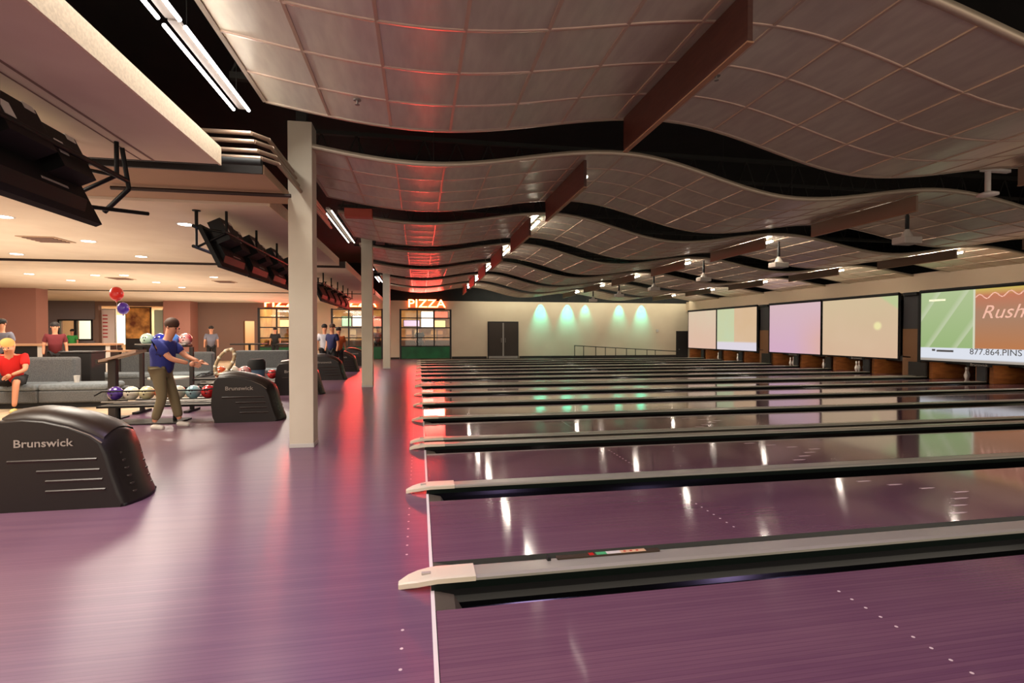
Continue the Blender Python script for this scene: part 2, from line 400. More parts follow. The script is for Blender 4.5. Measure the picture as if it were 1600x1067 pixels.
def sign(x, z, label):
    area('neon_glow', (x, YW-.25, z), 1.9, 55, (1, .05, .04), rot=(-PI/2, 0, 0), sy=.45, spread=math.radians(70))
    s = thing('neon_sign', label, 'sign', (x, YW-0.1, z))
    link('letter_glow', text_mesh('PIZZA', 0.62, 0.05, Matrix.Translation((0, 0.0, 0)) @ TXT_FRONT @ Matrix.Diagonal((1.22, 1, 1, 1)), 0.012), M['sign'], s)
    link('letter_tube', text_mesh('PIZZA', 0.62, 0.01, Matrix.Translation((0, -0.065, 0)) @ TXT_FRONT @ Matrix.Diagonal((1.22, 1, 1, 1)), 0.0), M['sign_core'], s)
    MB().box(x-1.0, x+1.0, YW-0.04, YW, z-.28, z-.22).build('mounting_rail', M['sashdark'], s)
sign(0.42, 3.02, 'glowing red PIZZA sign above the rightmost roll-up door')
sign(-3.27, 3.02, 'glowing red sign above the roll-up door behind second column')
sign(-6.9, 2.98, 'glowing red sign above the roll-up door left of nearest column')
# kitchen room behind
struct('wall_kitchen', MB().box(-9, 2.2, 32.4, 32.5, 0, 3.3).box(2.1, 2.2, YW+.25, 32.4, 0, 3.3).box(-8.4, -8.3, YW+.25, 32.4, 0, 3.3), kit)
struct('ceiling', MB().box(-9, 2.2, YW+.25, 32.4, 3.2, 3.3), kit, 'warm ceiling of the pizza kitchen')
struct('floor', MB().box(-9, 2.2, YW, 32.4, -.1, 0), M['trackcover'], 'kitchen floor behind roll-up doors')
for x in (0.4, -3.3, -6.9): area('kitchen_light', (x, 30.4, 3.15), 2.2, 75, (1, 0.78, 0.5), sy=1.5)
kc = thing('kitchen_counter', 'long serving counter inside the pizza kitchen', 'counter', (-3, 30.2, 0))
MB().box(-8.2, 2.0, 30.0, 30.6, 0, 0.98).build('counter_front', M['wall_taupe'], kc)
MB().box(-8.25, 2.05, 29.95, 30.65, 0.98, 1.04).build('counter_top', M['counter_top'], kc)
mi = [(-0.9, 0.03, 1.85, 2.2, menu_b, 'lilac'), (0.15, 0.85, 1.8, 2.75, menu_w, 'bright white'), (0.95, 1.6, 1.8, 2.2, menu_y, 'yellow'),
      (0.95, 1.75, 2.35, 2.75, menu_r, 'red'), (-4.5, -4.0, 1.85, 2.4, menu_g, 'green'), (-3.9, -3.1, 1.85, 2.45, menu_w, 'white'),
      (-2.7, -2.1, 1.85, 2.4, menu_r, 'pinkish red'), (-8.0, -7.2, 1.8, 2.2, menu_y, 'yellow'), (-7.1, -6.4, 2.0, 2.5, menu_r, 'dull red'), (-6.2, -5.6, 1.8, 2.3, menu_y, 'amber')]
place = {0: 'rightmost', 1: 'middle', 2: 'left'}
for (a, b, z0, z1, m_, nm) in mi:
    w = 'right' if a > -1.5 else ('middle' if a > -5 else 'left')
    k = thing('menu_board', '%s lit menu board seen through the %s roll-up door' % (nm, w), 'menu board', ((a+b)/2, 31.9, (z0+z1)/2), 'menu boards in the pizza kitchen')
    MB().box(a, b, 31.84, 31.86, z0, z1).build('screen', m_, k); MB().box(a-.04, b+.04, 31.86, 31.92, z0-.04, z1+.04).build('frame', M['sashdark'], k)
    MB().box((a+b)/2-.03, (a+b)/2+.03, 31.9, 32.4, (z0+z1)/2-.03, (z0+z1)/2+.03).build('bracket', M['sashdark'], k)
for i, X in enumerate((-0.6, -0.1, 0.9, 1.3, -3.9, -2.6, -7.4, -6.2)):
    k = thing('shelf_unit', 'cream shelf unit of the kitchen back wall, %s from the right' % ORD[[3, 2, 1, 0, 5, 4, 7, 6][i]], 'shelves', (X, 32.1, 0), 'kitchen shelf units')
    MB().box(X-.17, X+.17, 32.05, 32.35, 1.0, 1.65).build('cabinet', [M['counter_top'], M['wall'], kit][i % 3], k)
    MB().box(X-.17, X+.17, 32.0, 32.05, 1.3, 1.33).build('shelf', M['wall_taupe'], k)
    MB().box(X-.15, X+.15, 32.08, 32.33, 0, 1.0).build('base_unit', M['wall_taupe'], k)

# ------------------------------------------------------------------ lanes and dividers
LW = 1.15; SG = 0.56; DG = 0.90
X0, X1 = 0.082, 15.6
div = []; lanes = []
y = 1.44; k = 0
while y < 27.4:
    lanes.append((y, y+LW)); y += LW
    g = DG if k % 4 == 2 else SG
    if y + g > 27.7: break
    div.append((y, y+g, g)); y += g; k += 1
struct('trim_1', MB().box(0.058, 0.078, -4, 27.55, -0.02, 0.0015), M['white'], 'white foul line strip running away from camera')
arrow = MB().prism([(-0.11, -0.012), (0.0, -0.012), (0.05, 0.0), (0.0, 0.012), (-0.11, 0.012), (-0.09, 0)], 'z', 0.0003, 0.0012).mesh('arrow')
dotm = MB().lathe([(0.008, 0.0002), (0.008, 0.001)], (0, 0, 0), 8).mesh('dot')
arrow.materials.append(M['dot']); dotm.materials.append(M['dot'])
for i, (a, b) in enumerate(lanes):
    c = (a+b)/2
    ln = thing('bowling_lane', '%s mauve lane counting from the camera' % ORD[i].capitalize(), 'lane', (X0, c, 0), 'bowling lanes')
    MB().box(X0, X1+1.6, a, b, -0.08, 0).build('lane_surface', M['lane'], ln)
    for j in range(-3, 4):
        if i < 5:
            o = link('arrow', arrow, None, ln); o.location = (4.55-abs(j)*0.19-X0 + .2, j*0.145, 0)
    if i < 4:
        for j in (-4.5, -3.5, -2.5, -1.5, -.5, .5, 1.5, 2.5, 3.5, 4.5):
            o = link('dot', dotm, None, ln); o.location = (2.24-X0+.0, j*0.085, 0)
ap = bpy.data.objects['floor']
for i in range(0, 9):
    for j in range(-3, 4):
        for xx in ((-0.08,)):
            o = link('approach_dot', dotm, None, ap); o.location = (xx, (lanes[i][0]+lanes[i][1])/2+j*0.145, 0)

def arc(cy, cz, ry, rz_, a0, a1, n):
    return [(cy+ry*math.cos(a0+(a1-a0)*k/n), cz+rz_*math.sin(a0+(a1-a0)*k/n)) for k in range(n+1)]
def gutter_profile(y0, y1, flip):
    # concave channel: from lane edge down and up towards the capping
    top = 0.035
    pts = []
    n = 10
    for k in range(n+1):
        t = k/n
        yy = y0+(y1-y0)*t
        z = -0.088*math.sin(PI*min(t*1.05, 1))**0.7 if t < 0.96 else 0
        pts.append((yy, min(z, 0.0)))
    pts[-1] = (y1, 0.0)
    return pts
for i, (a, b, g) in enumerate(div):
    double = g > 0.8
    d = thing('lane_divider', '%s lane divider from the camera, %s with black gutters' % (ORD[i].capitalize(), 'wide double capping' if double else 'single pale capping'), 'lane divider', (0, (a+b)/2, 0), 'gutters and cappings between the lanes')
    gw = 0.205
    c0, c1 = a+gw, b-gw
    for (p, q) in ((a, c0), (b, c1)):
        pr = gutter_profile(p, q, False)
        poly = pr + [(q, -0.13), (p, -0.13)]
        gm = MB().prism(poly, 'x', X0, X1)
        gm.smooth = [False]*len(gm.smooth)
        gm.build('gutter', M['gutter'], d)
        # end piece of the gutter at the foul line, quarter-round
        e = MB().prism([(X0-.012, -.10), (X0-.012, 0.0), (X0+.0, 0.0), (X0+.10, -.02), (X0+.15, -.085), (X0+.15, -.10)], 'y', min(p, q)+.004, max(p, q)-.004)
        e.build('gutter_end', M['gutter_end'], d)
    # rising side walls
    caps = [(c0, c1)] if not double else [(c0, c0+0.13), (c1-0.13, c1)]
    zt = 0.055
    for (p, q) in caps:
        MB().prism([(p, -.02), (q, -.02), (q, zt-.012), (p, zt-.012)], 'x', X0-.02, X1).build('capping_side', M['gutter_wall'], d)
        MB().prism([(p-.004, zt-.014), (q+.004, zt-.014), (q+.004, zt), (q-.02, zt+.008), (p+.02, zt+.008), (p-.004, zt)], 'x', 0.30, X1).build('capping', M['cap'], d)
        # rounded nose
        nv = []; N = 8; mb = MB()
        secs = []
        for s_ in range(N+1):
            t = s_/N; xx = -0.115 + 0.42*t
            w = ((q-p)/2+.007)*(1-(1-min(t*2.6, 1))**2.2*0.72); h = 0.018+0.05*min(1, t*2.2)**.6
            zc_ = 0.012
            secs.append((xx, w, h))
        ym = (p+q)/2; ring = []
        for (xx, w, h) in secs:
            top = zt+.014 - (0.05-(h-.018))*0.85
            for (u, v) in ((-1, -.030), (-1, -.004), (-.75, .0), (.75, .0), (1, -.004), (1, -.030)):
                ring.append((xx, ym+u*w, top+v))
        fs = []
        for s_ in range(N):
            for u in range(6):
                fs.append((s_*6+u, s_*6+(u+1) % 6, (s_+1)*6+(u+1) % 6, (s_+1)*6+u))
        fs += [tuple(range(6)), tuple(range(N*6+5, N*6-1, -1))]
        mb.add(ring, fs); mb.build('capping_nose', M['nose'], d)
        MB().box(0.01, .06, ym-.012, ym+.012, zt+.005, zt+.018, .003).build('foul_sensor', M['greywash'], d)
    if double:
        MB().box(X0-.02, X1, c0+0.13, c1-0.13, -.03, 0.03).build('track_cover', M['trackcover'], d)
# control strip lying on the first divider
a, b, g = div[0]
st = thing('control_strip', 'small strip with red, green and tan marks on the nearest divider', 'control strip', (1.05, (a+b)/2+.05, 0.063))
yy = (a+b)/2+.052; zz = 0.0632
MB().box(0.80, 1.45, yy-.018, yy+.02, zz, zz+.012, .003).build('housing', M['trackcover'], st)
for (p, q, m_) in ((1.00, 1.03, M['pinred']), (1.045, 1.11, P('strip_green', sc(70, 170, 110), .4)), (1.11, 1.2, M['sticker']), (1.2, 1.36, P('strip_tan', sc(220, 180, 140), .4))):
    MB().box(p, q, yy-.016, yy+.018, zz+.012, zz+.0135).build('colour_mark', m_, st)
for p in (1.22, 1.26, 1.30): MB().box(p, p+.014, yy-.005, yy+.006, zz+.0135, zz+.016).build('button', M['pinred'], st)
MB().box(0.74, 0.76, yy-.02, yy+.02, 0.06, 0.085).build('clip', M['black'], st)

# ------------------------------------------------------------------ masking units, pin decks, screens
struct('wall_masking', MB().box(XM+0.05, 18.6, 6.0, 27.62, 2.72, 3.30), M['fascia'], 'beige bulkhead above the screens')
struct('wall_masking', MB().box(XM+.4, XM+.6, 27.62, YW, 2.72, 3.30), M['fascia'], 'short end of the beige bulkhead')
struct('wall_masking', MB().box(XM+0.3, 18.6, -4.0, 27.62, 3.30, 3.34), M['deck'], 'dark top of the bulkhead')
scr_edges = [(17.5, 14.25), (20.57+3.43-3.43+0.0, 17.5)]
screens = [(6.75, 9.95), (10.05, 13.53), (14.25, 17.5), (17.55, 20.57), (21.4, 24.68), (24.72, 27.6)]
def screen_mat(name, kind):
    m = bpy.data.materials.new(name); m.use_nodes = True; nt = m.node_tree; nt.nodes.clear()
    out = nt.nodes.new('ShaderNodeOutputMaterial'); em = nt.nodes.new('ShaderNodeEmission')
    nt.links.new(em.outputs[0], out.inputs[0]); em.inputs[1].default_value = 0.74
    tc = nt.nodes.new('ShaderNodeTexCoord'); sp = nt.nodes.new('ShaderNodeSeparateXYZ')
    nt.links.new(tc.outputs['Generated'], sp.inputs[0])
    Y = sp.outputs['Y']; Z = sp.outputs['Z']
    def math_(op, a, b=None):
        n = nt.nodes.new('ShaderNodeMath'); n.operation = op
        for i, v in enumerate((a, b)):
            if v is None: continue
            if isinstance(v, (int, float)): n.inputs[i].default_value = v
            else: nt.links.new(v, n.inputs[i])
        return n.outputs[0]
    def mix(f, a, b):
        n = nt.nodes.new('ShaderNodeMix'); n.data_type = 'RGBA'
        if isinstance(f, float): n.inputs[0].default_value = f
        else: nt.links.new(f, n.inputs[0])
        for i, v in ((6, a), (7, b)):
            if isinstance(v, tuple): n.inputs[i].default_value = v
            else: nt.links.new(v, n.inputs[i])
        return n.outputs[2]
    U = math_('SUBTRACT', 1.0, Y)      # 0 at the left edge seen from the foul line
    nz = nt.nodes.new('ShaderNodeTexNoise'); nz.inputs['Scale'].default_value = 2.2; nt.links.new(tc.outputs['Generated'], nz.inputs['Vector'])
    def step(v, e, w=0.004):
        n = nt.nodes.new('ShaderNodeMapRange'); nt.links.new(v, n.inputs[0]); n.inputs[1].default_value = e-w; n.inputs[2].default_value = e+w
        return n.outputs[0]
    if kind == 'ad':
        green = mix(Z, sc(150, 178, 118), sc(176, 194, 146))
        ray = math_('FRACT', math_('MULTIPLY', math_('SUBTRACT', U, math_('MULTIPLY', Z, 0.42)), 4.2))
        rb = nt.nodes.new('ShaderNodeMapRange'); nt.links.new(ray, rb.inputs[0]); rb.inputs[1].default_value = 0.75; rb.inputs[2].default_value = 0.93; rb.inputs[4].default_value = 0.55
        green = mix(rb.outputs[0], green, sc(206, 212, 184))
        br = mix(step(Z, 0.35, 0.25), sc(190, 122, 74), sc(170, 130, 104))
        br = mix(step(Z, 0.80, 0.12), br, sc(196, 120, 92)); br = mix(step(Z, 0.95, 0.05), br, sc(206, 186, 96))
        c = mix(step(U, 0.46), green, br)
        c = mix(step(math_('ABSOLUTE', math_('SUBTRACT', U, 0.455)), 0.008, 0.003), sc(214, 214, 190), c)
        c = mix(step(Z, 0.19), sc(222, 226, 236), c); c = mix(step(Z, 0.035, .01), sc(170, 160, 150), c)
    elif kind == 'strip':
        l = mix(nz.outputs[0], sc(206, 206, 160), sc(196, 210, 176)); rr = mix(nz.outputs[0], sc(214, 180, 140), sc(220, 190, 160))
        c = mix(step(U, 0.46), l, rr); c = mix(step(Z, 0.19, 0.02), sc(222, 214, 224), c)
    elif kind == 'pink':
        c = mix(step(Z, 0.5, 0.5), sc(212, 172, 196), sc(216, 184, 190))
        c = mix(math_('MULTIPLY', step(U, 0.8, 0.3), math_('SUBTRACT', 1.0, step(Z, 0.6, 0.3))), c, sc(222, 176, 160))
    elif kind == 'peach':
        c = mix(step(Z, 0.4, 0.5), sc(212, 172, 146), sc(208, 190, 152)); c = mix(nz.outputs[0], c, sc(216, 188, 158))
        dx = math_('SUBTRACT', U, 0.76); dz = math_('SUBTRACT', Z, 0.52)
        r2 = math_('ADD', math_('MULTIPLY', dx, dx), math_('MULTIPLY', dz, math_('MULTIPLY', dz, 0.5)))
        c = mix(step(math_('SQRT', r2), 0.045, 0.015), sc(238, 228, 170), c)
        c = mix(step(math_('ADD', U, Z), 1.78, 0.03), c, sc(190, 200, 150))
    else:
        c = mix(step(Z, 0.5, 0.5), sc(224, 184, 168), sc(216, 206, 176)); c = mix(nz.outputs[0], c, sc(222, 188, 164))
    nt.links.new(c, em.inputs[0]); return m
kinds = ['peach', 'ad', 'peach', 'pink', 'strip', 'plain']
slab_ = ['beyond the right frame edge', 'split green and brown picture over a white caption band, rightmost in view', 'plain peach picture with a small pale disc',
         'plain pink-lilac picture', 'yellowish picture over a pale caption band', 'pale peach picture, leftmost and farthest']
for i, (a, b) in enumerate(screens):
    s = thing('lane_screen', 'Screen with %s' % slab_[i] if i else 'Projection screen nearest the camera side', 'screen', (XM, (a+b)/2, 0.56), 'screens above the pin decks')
    MB().box(XM-.02, XM, a+.03, b-.03, .58, 2.66).build('screen_image', screen_mat('screen_%s_%d' % (kinds[i], i), kinds[i]), s)
    MB().box(XM, XM+.05, a, b, .53, 2.72).build('screen_backing', M['mask'], s)
    for (p, q) in ((a, a+.03), (b-.03, b)): MB().box(XM-.03, XM, p, q, .56, 2.68).build('frame_side', M['black'], s)
    MB().tube((XM-.02, a, 2.70), (XM-.02, b, 2.70), 0.05, 8).build('roller', M['black'], s)
    MB().box(XM-.03, XM, a, b, .53, .58).build('bottom_bar', M['black'], s)
    if i in (1, 2, 3):
        MB().box(XM-.035, XM-.03, (a+b)/2-.34, (a+b)/2+.34, .47, .56).build('name_plate', M['black'], s)
        link('name_lettering', text_mesh('Brunswick', .11, .001, Matrix.Translation((-.038, 0, .515-.56)) @ TXT_RIGHT, .001), M['label'], s)
    if i == 1:
        m_ = P('caption_ink', sc(120, 128, 140), .6)
        for (p, q, z_) in ((12.5, 13.0, .88), (13.04, 13.14, .90)): MB().box(XM-.023, XM-.0205, p, q, z_-.03, z_+.03).build('caption_bar', m_, s)
        link('caption', text_mesh('877.864.PINS', 0.24, 0.001, Matrix.Translation((-.023, 11.4-(a+b)/2, .32)) @ TXT_RIGHT), m_, s)
        pk = P('script_pink', sc(206, 160, 146), .6, emit=sc(204, 160, 144), es=0.7)
        sw = MB(); pts = [(XM-.024, 11.9-.055*k, 2.42+.07*math.sin(k*.9)+.004*k) for k in range(24)]
        sw.path(pts, .016, 5).build('script_flourish', pk, s)
        link('script_lettering', text_mesh('Rush', 0.52, 0.001, Matrix.Translation((-.023, 11.25-(a+b)/2, 1.42)) @ TXT_RIGHT, 0, .35), pk, s)
        wl = P('caption_pale', sc(216, 216, 190), .6, emit=sc(206, 210, 180), es=0.8)
        MB().box(XM-.023, XM-.0205, 12.75, 13.25, 2.38, 2.44).build('headline_bar', wl, s)
# pillars between screen groups
for i, (a, b) in enumerate(((13.56, 14.22), (20.6, 21.37), (5.6, 6.72))):
    p = thing('masking_pillar', 'Dark pillar between screens, %s' % ('beside the green and brown picture' if i == 0 else ('beside the pink-lilac picture' if i == 1 else 'nearest camera')), 'pillar', (XM, (a+b)/2, 0), 'pillars between screen groups')
    MB().box(XM+.12, XM+.5, a, b, 1.55, 2.72).build('upper_panel', M['mask'], p)
    MB().box(XM+.10, XM+.5, a, b, .02, 1.55).build('lower_panel', M['wood_lower'], p)
    MB().box(XM+.06, XM+.12, a+.02, a+.12, .02, 2.72).build('edge_strip', M['black'], p)
    MB().box(XM-.02, XM+.2, a+.1, b-.1, 2.62, 2.72, .01).build('speaker_box', M['black'], p)
# pin decks
pins_on = {}
cfg = {0: 'full', 1: 'full', 2: 'full', 3: [0, 1, 2], 4: 'full', 5: [0, 6, 9], 6: 'full'}
tri = [(0, 0)] + [(1, -.5), (1, .5)] + [(2, -1), (2, 0), (2, 1)] + [(3, -1.5), (3, -.5), (3, .5), (3, 1.5)]
def make_pin():
    t = thing('bowling_pin', '', 'pin', (0, 0, 0), 'pins on the pin decks')
    MB().lathe([(.026, 0), (.038, .03), (.056, .085), (.0605, .115), (.055, .15), (.036, .205), (.024, .25), (.0235, .27), (.030, .31), (.0325, .335), (.028, .362), (.012, .379), (.001, .381)], (0, 0, 0), 12).build('pin_body', M['pin'], t, True)
    MB().lathe([(.0252, .232), (.0246, .240)], (0, 0, 0), 12).build('neck_stripe', M['pinred'], t, True)
    MB().lathe([(.0246, .262), (.0250, .270)], (0, 0, 0), 12).build('neck_stripe', M['pinred'], t, True)
    return t
pin0 = make_pin(); pin_used = False
pinset = {5: [0, 1, 2, 4, 9], 6: [6, 9, 3], 7: [2, 5], 8: [0, 1, 2, 6], 9: [1, 3], 10: [0, 1, 4], 11: [5, 2], 12: [0, 6], 13: [0, 1], 3: [0, 1, 2], 4: [0, 3, 5]}
pinpos = ['head', 'second-row left', 'second-row right', 'third-row left', 'third-row centre', 'third-row right', 'back-row far left', 'back-row centre-left', 'back-row centre-right', 'back-row far right']
for i, (a, b) in enumerate(lanes):
    c = (a+b)/2
    if a < 5.5: continue
    h = thing('pin_housing', 'Pin housing with orange side panels at the end of the %s lane' % ORD[i], 'pin housing', (XM, c, 0), 'pin housings below the screens')
    e0, e1 = a-.05, b+.05
    for (p, q) in ((e0-.10, e0), (e1, e1+.10)): MB().box(XM+.12, XM+1.7, p, q, 0.001, .60).build('kickback', M['kick'], h)
    MB().box(XM+1.7, XM+1.75, e0-.1, e1+.1, 0.001, .9).build('pit_curtain', M['pit'], h)
    MB().box(XM+.1, XM+1.7, e0-.1, e1+.1, .62, .66).build('housing_top', M['black'], h)
    MB().box(XM+.055, XM+.09, e0+.3, e1-.3, .535, .56).build('pin_lamp', M['pinlight'], h)
    MB().box(XM+.5, XM+1.6, e0+.1, e1-.1, .47, .60).build('pinsetter', M['blackplastic'], h)
    for n in pinset.get(i, []):
        row, col = tri[n]
        loc = (XM+.45+row*.264, c-col*.3048, 0)
        lab = 'White bowling pin, %s spot of %s lane' % (pinpos[n], ORD[i])
        if not pin_used:
            pin0.location = loc; pin0['label'] = lab; pin_used = True
        else: dup(pin0, loc, lab)
# front faces between lanes under screens
for i, (a, b, g) in enumerate(div):
    if a < 7: continue
    MB().box(XM-.0, XM+.06, a+.16, b-.16, 0.07, .50).build('pit_barrier', M['mask'] if i % 2 else M['base'])
    tag(bpy.data.objects[-1] if False else COL.objects[-1], 'Dark panel at the pin end of the %s lane divider' % ORD[i], 'panel', 'dark panels between pin decks')

# ------------------------------------------------------------------ hanging wavy ceiling
ctrl = [(-2.9, 2.46), (0.05, 2.14), (2.7, 2.44), (5.5, 1.95), (8.0, 2.20), (10.9, 1.84), (13.4, 2.10), (16.2, 1.80), (19, 2.1)]
def zc(X):
    for (xa, za), (xb, zb) in zip(ctrl[:-1], ctrl[1:]):
        if xa <= X <= xb:
            t = (1-math.cos((X-xa)/(xb-xa)*PI))/2; return H+za+(zb-za)*t
    return H+2.1
T = 0.61; XS = -1.50; NC = 28
cloudY = [(3.05+3.6*i) for i in range(7)]
tile_me = []
for c in range(NC):
    xa = XS+c*T+.008; xb = XS+(c+1)*T-.008; mb = MB(); n = 4; vs = []
    zs = [(xa+(xb-xa)*k/n) for k in range(n+1)]
    for X in zs: vs += [(X-xa, 0.008, zc(X)), (X-xa, T-.008, zc(X))]
    mb.add(vs, [(2*k, 2*k+2, 2*k+3, 2*k+1) for k in range(n)], True)          # visible face
    vs = []
    for X in zs: vs += [(X-xa, 0.008, zc(X)), (X-xa, T-.008, zc(X)), (X-xa, 0.008, zc(X)+.02), (X-xa, T-.008, zc(X)+.02)]
    fs = []
    for k in range(n):
        p, q = k*4, k*4+4
        fs += [(p+2, p+3, q+3, q+2), (p, p+2, q+2, q), (p+1, q+1, q+3, p+3)]
    fs += [(0, 1, 3, 2), (n*4, n*4+2, n*4+3, n*4+1)]
    mb.add(vs, fs, False); me = mb.mesh('ceiling_tile'); me.materials.append(M['tile']); tile_me.append((xa, me))
def runner(w, h, dz):
    mb = MB(); n = NC*3; vs = []
    for k in range(n+1):
        X = XS+NC*T*k/n; z = zc(X)
        vs += [(X, -w, z-dz), (X, w, z-dz), (X, w, z+h-dz), (X, -w, z+h-dz)]
    fs = []
    for k in range(n):
        for u in range(4): fs.append((k*4+u, k*4+(u+1) % 4, k*4+4+(u+1) % 4, k*4+4+u))
    mb.add(vs, fs, True); return mb
run_me = runner(.013, .03, .009).mesh('grid_runner'); run_me.materials.append(M['tbar'])
edge_me = runner(.022, .06, .012).mesh('edge_trim'); edge_me.materials.append(M['cloudtrim'])
cross_me = MB().box(-.013, .013, 0.01, 4*T-.01, -.009, .02).mesh('cross_bar'); cross_me.materials.append(M['tbar'])
side_me = MB().box(-.02, .02, 0, 4*T, -.012, .05).mesh('side_trim'); side_me.materials.append(M['cloudtrim'])
for i, Y in enumerate(cloudY):
    cl = thing('ceiling_cloud', '%s wavy ceiling raft of square metal tiles, counting away from the camera' % ORD[i].capitalize(), 'ceiling raft', (0, Y, 0), 'wavy ceiling rafts over the lanes')
    for r_ in range(4):
        for (xa, me) in tile_me:
            o = link('ceiling_tile', me, None, cl); o.location = (xa, r_*T, 0)
    for r_ in range(1, 4): o = link('grid_runner', run_me, None, cl); o.location = (0, r_*T, 0)
    for r_ in (0, 4): o = link('edge_trim', edge_me, None, cl); o.location = (0, r_*T, 0)
    for c in range(NC+1):
        X = XS+c*T; o = link('side_trim' if c in (0, NC) else 'cross_bar', side_me if c in (0, NC) else cross_me, None, cl); o.location = (X, 0, zc(X))
    # hangers
    for X in (0.2, 5.6, 11.0):
        for yy in (.3, 2.1):
            MB().tube((X, Y+yy, zc(X)+.02), (X, Y+yy, 5.2), .004, 4).build('hanger_wire', M['joist'], cl)
# baffles with a strip lamp along their right side
bafX = [(2.28, 0.37), (7.75, 0.24), (13.0, 0.22)]
for i, Y in enumerate(cloudY):
    for j, (X, hh) in enumerate(bafX):
        if i == 0 and j == 2: continue
        row = ['left', 'middle', 'right'][j]
        y0, y1 = Y+.20, Y+2.40
        zt_ = zc(X)-.012
        b_ = thing('light_baffle', ('Reddish wooden' if j == 0 else 'Brownish grey')+' light baffle of the %s row under the %s ceiling raft' % (row, ORD[i]), 'baffle', (X, (y0+y1)/2, zt_), 'wooden baffles below the ceiling rafts')
        MB().box(X-.02, X+.02, y0, y1, zt_-hh, zt_).build('board', M['baffle'] if j == 0 else M['baffle_pale'], b_)
        MB().box(X-.026, X+.026, y0-.004, y1+.004, zt_-hh-.012, zt_-hh).build('bottom_edge', M['baffle_edge'], b_)
        zz = zc(X+.16)-.03
        L = thing('strip_lamp', ('Glowing' if i > 1 else 'Dim')+' strip lamp beside the %s baffle under the %s ceiling raft' % (row, ORD[i]), 'lamp', (X+.19, (y0+y1)/2, zz), 'strip lamps beside the baffles')
        MB().box(X+.175, X+.205, y0+(0 if i > 1 else .48), y0+1.35, zz-.045, zz-.02).build('fixture_body', M['fixture'], L)
        MB().tube((X+.19, y0+(.02 if i > 1 else .5), zz-.065), (X+.19, y0+1.3, zz-.065), .02, 8).build('tube', M['tube'] if i > 1 else M['tube_dim'], L)
# roof joists in the gaps
for i, Y in enumerate([2.5]+[c+2.44+.55 for c in cloudY]):
    t = thing('roof_joist', 'Black open-web joist in the %s dark gap of the ceiling' % ORD[i], 'joist', (6, Y, 4.3), 'roof joists')
    MB().box(-2, 18.6, Y-.04, Y+.04, 4.15, 4.22).build('bottom_chord', M['joist'], t)
    MB().box(-2, 18.6, Y-.04, Y+.04, 4.95, 5.02).build('top_chord', M['joist'], t)
    w = MB()
    for k in range(34):
        xa = -2+k*.6; w.tube((xa, Y, 4.2), (xa+.3, Y, 4.97), .012, 4).tube((xa+.3, Y, 4.97), (xa+.6, Y, 4.2), .012, 4)
    w.build('web_bars', M['joist'], t)
    MB().box(-2, 18.6, Y+.30, Y+.36, 4.6, 4.66).build('duct_rail', M['joist'], t)
# sprinkler heads
for n, (px, py, lab) in enumerate(((560, 128, 'left of the first baffle'), (1117, 135, 'right of the first baffle'))):
    X, Y = at(px, py, 3.75); z = zc(X)
    s = thing('fire_sprinkler', 'Tiny metal sprinkler head on the nearest ceiling raft, %s' % lab, 'sprinkler', (X, Y, z), 'sprinkler heads')
    MB().lathe([(.035, -.012), (.035, -.006)], (X, Y, z), 10).build('escutcheon', M['steel'], s)
    MB().tube((X, Y, z-.01), (X, Y, z-.05), .008, 6).build('stem', M['steel'], s)
    MB().lathe([(.022, -.052), (.022, -.048)], (X, Y, z), 8).build('deflector', M['steel'], s)
# projectors on poles
for n, Y in enumerate((7.6, 10.85, 14.1, 17.4, 20.7, 24.0)):
    X = 8.4; zb = H+1.56
    p = thing('projector', 'Ceiling projector on a dark pole, %s from the camera' % ORD[n], 'projector', (X, Y, zb), 'projectors hanging over the lanes')
    MB().tube((X, Y, zb+.12), (X, Y, zc(X)+.0 if (Y-3.05) % 3.6 < 2.44 else 5.2), .022, 8).build('pole', M['blackplastic'], p)
    MB().box(X-.18, X+.18, Y-.13, Y+.13, zb, zb+.12, .015).build('body', M['greywash'], p)
    MB().tube((X+.18, Y-.03, zb+.06), (X+.215, Y-.03, zb+.06), .035, 10).build('lens', M['blackplastic'], p)
    MB().lathe([(.10, .12), (.075, .18), (.03, .26)], (X, Y, zb), 10).build('mount', M['greywash'], p)
    MB().tube((X, Y, zb+.26), (X, Y, zb+.50), .032, 8).build('pole_sleeve', M['blackplastic'], p)
X, Y = 7.65, 5.75
p = thing('ceiling_sensor', 'White round-footed ceiling device on a short white stem at the upper right', 'ceiling device', (X, Y, 3.3))
MB().tube((X, Y, 3.33), (X, Y, 3.62), .035, 10).build('stem', M['sticker'], p)
MB().lathe([(.05, 3.27), (.12, 3.285), (.12, 3.31), (.04, 3.34)], (X, Y, 0), 16).build('dome', M['sticker'], p)
MB().box(X-.10, X+.35, Y-.03, Y+.03, 3.61, 3.65).build('bracket', M['sticker'], p)
MB().tube((X+.3, Y, 3.65), (X+.3, Y, 4.15), .012, 6).build('hanger', M['joist'], p)

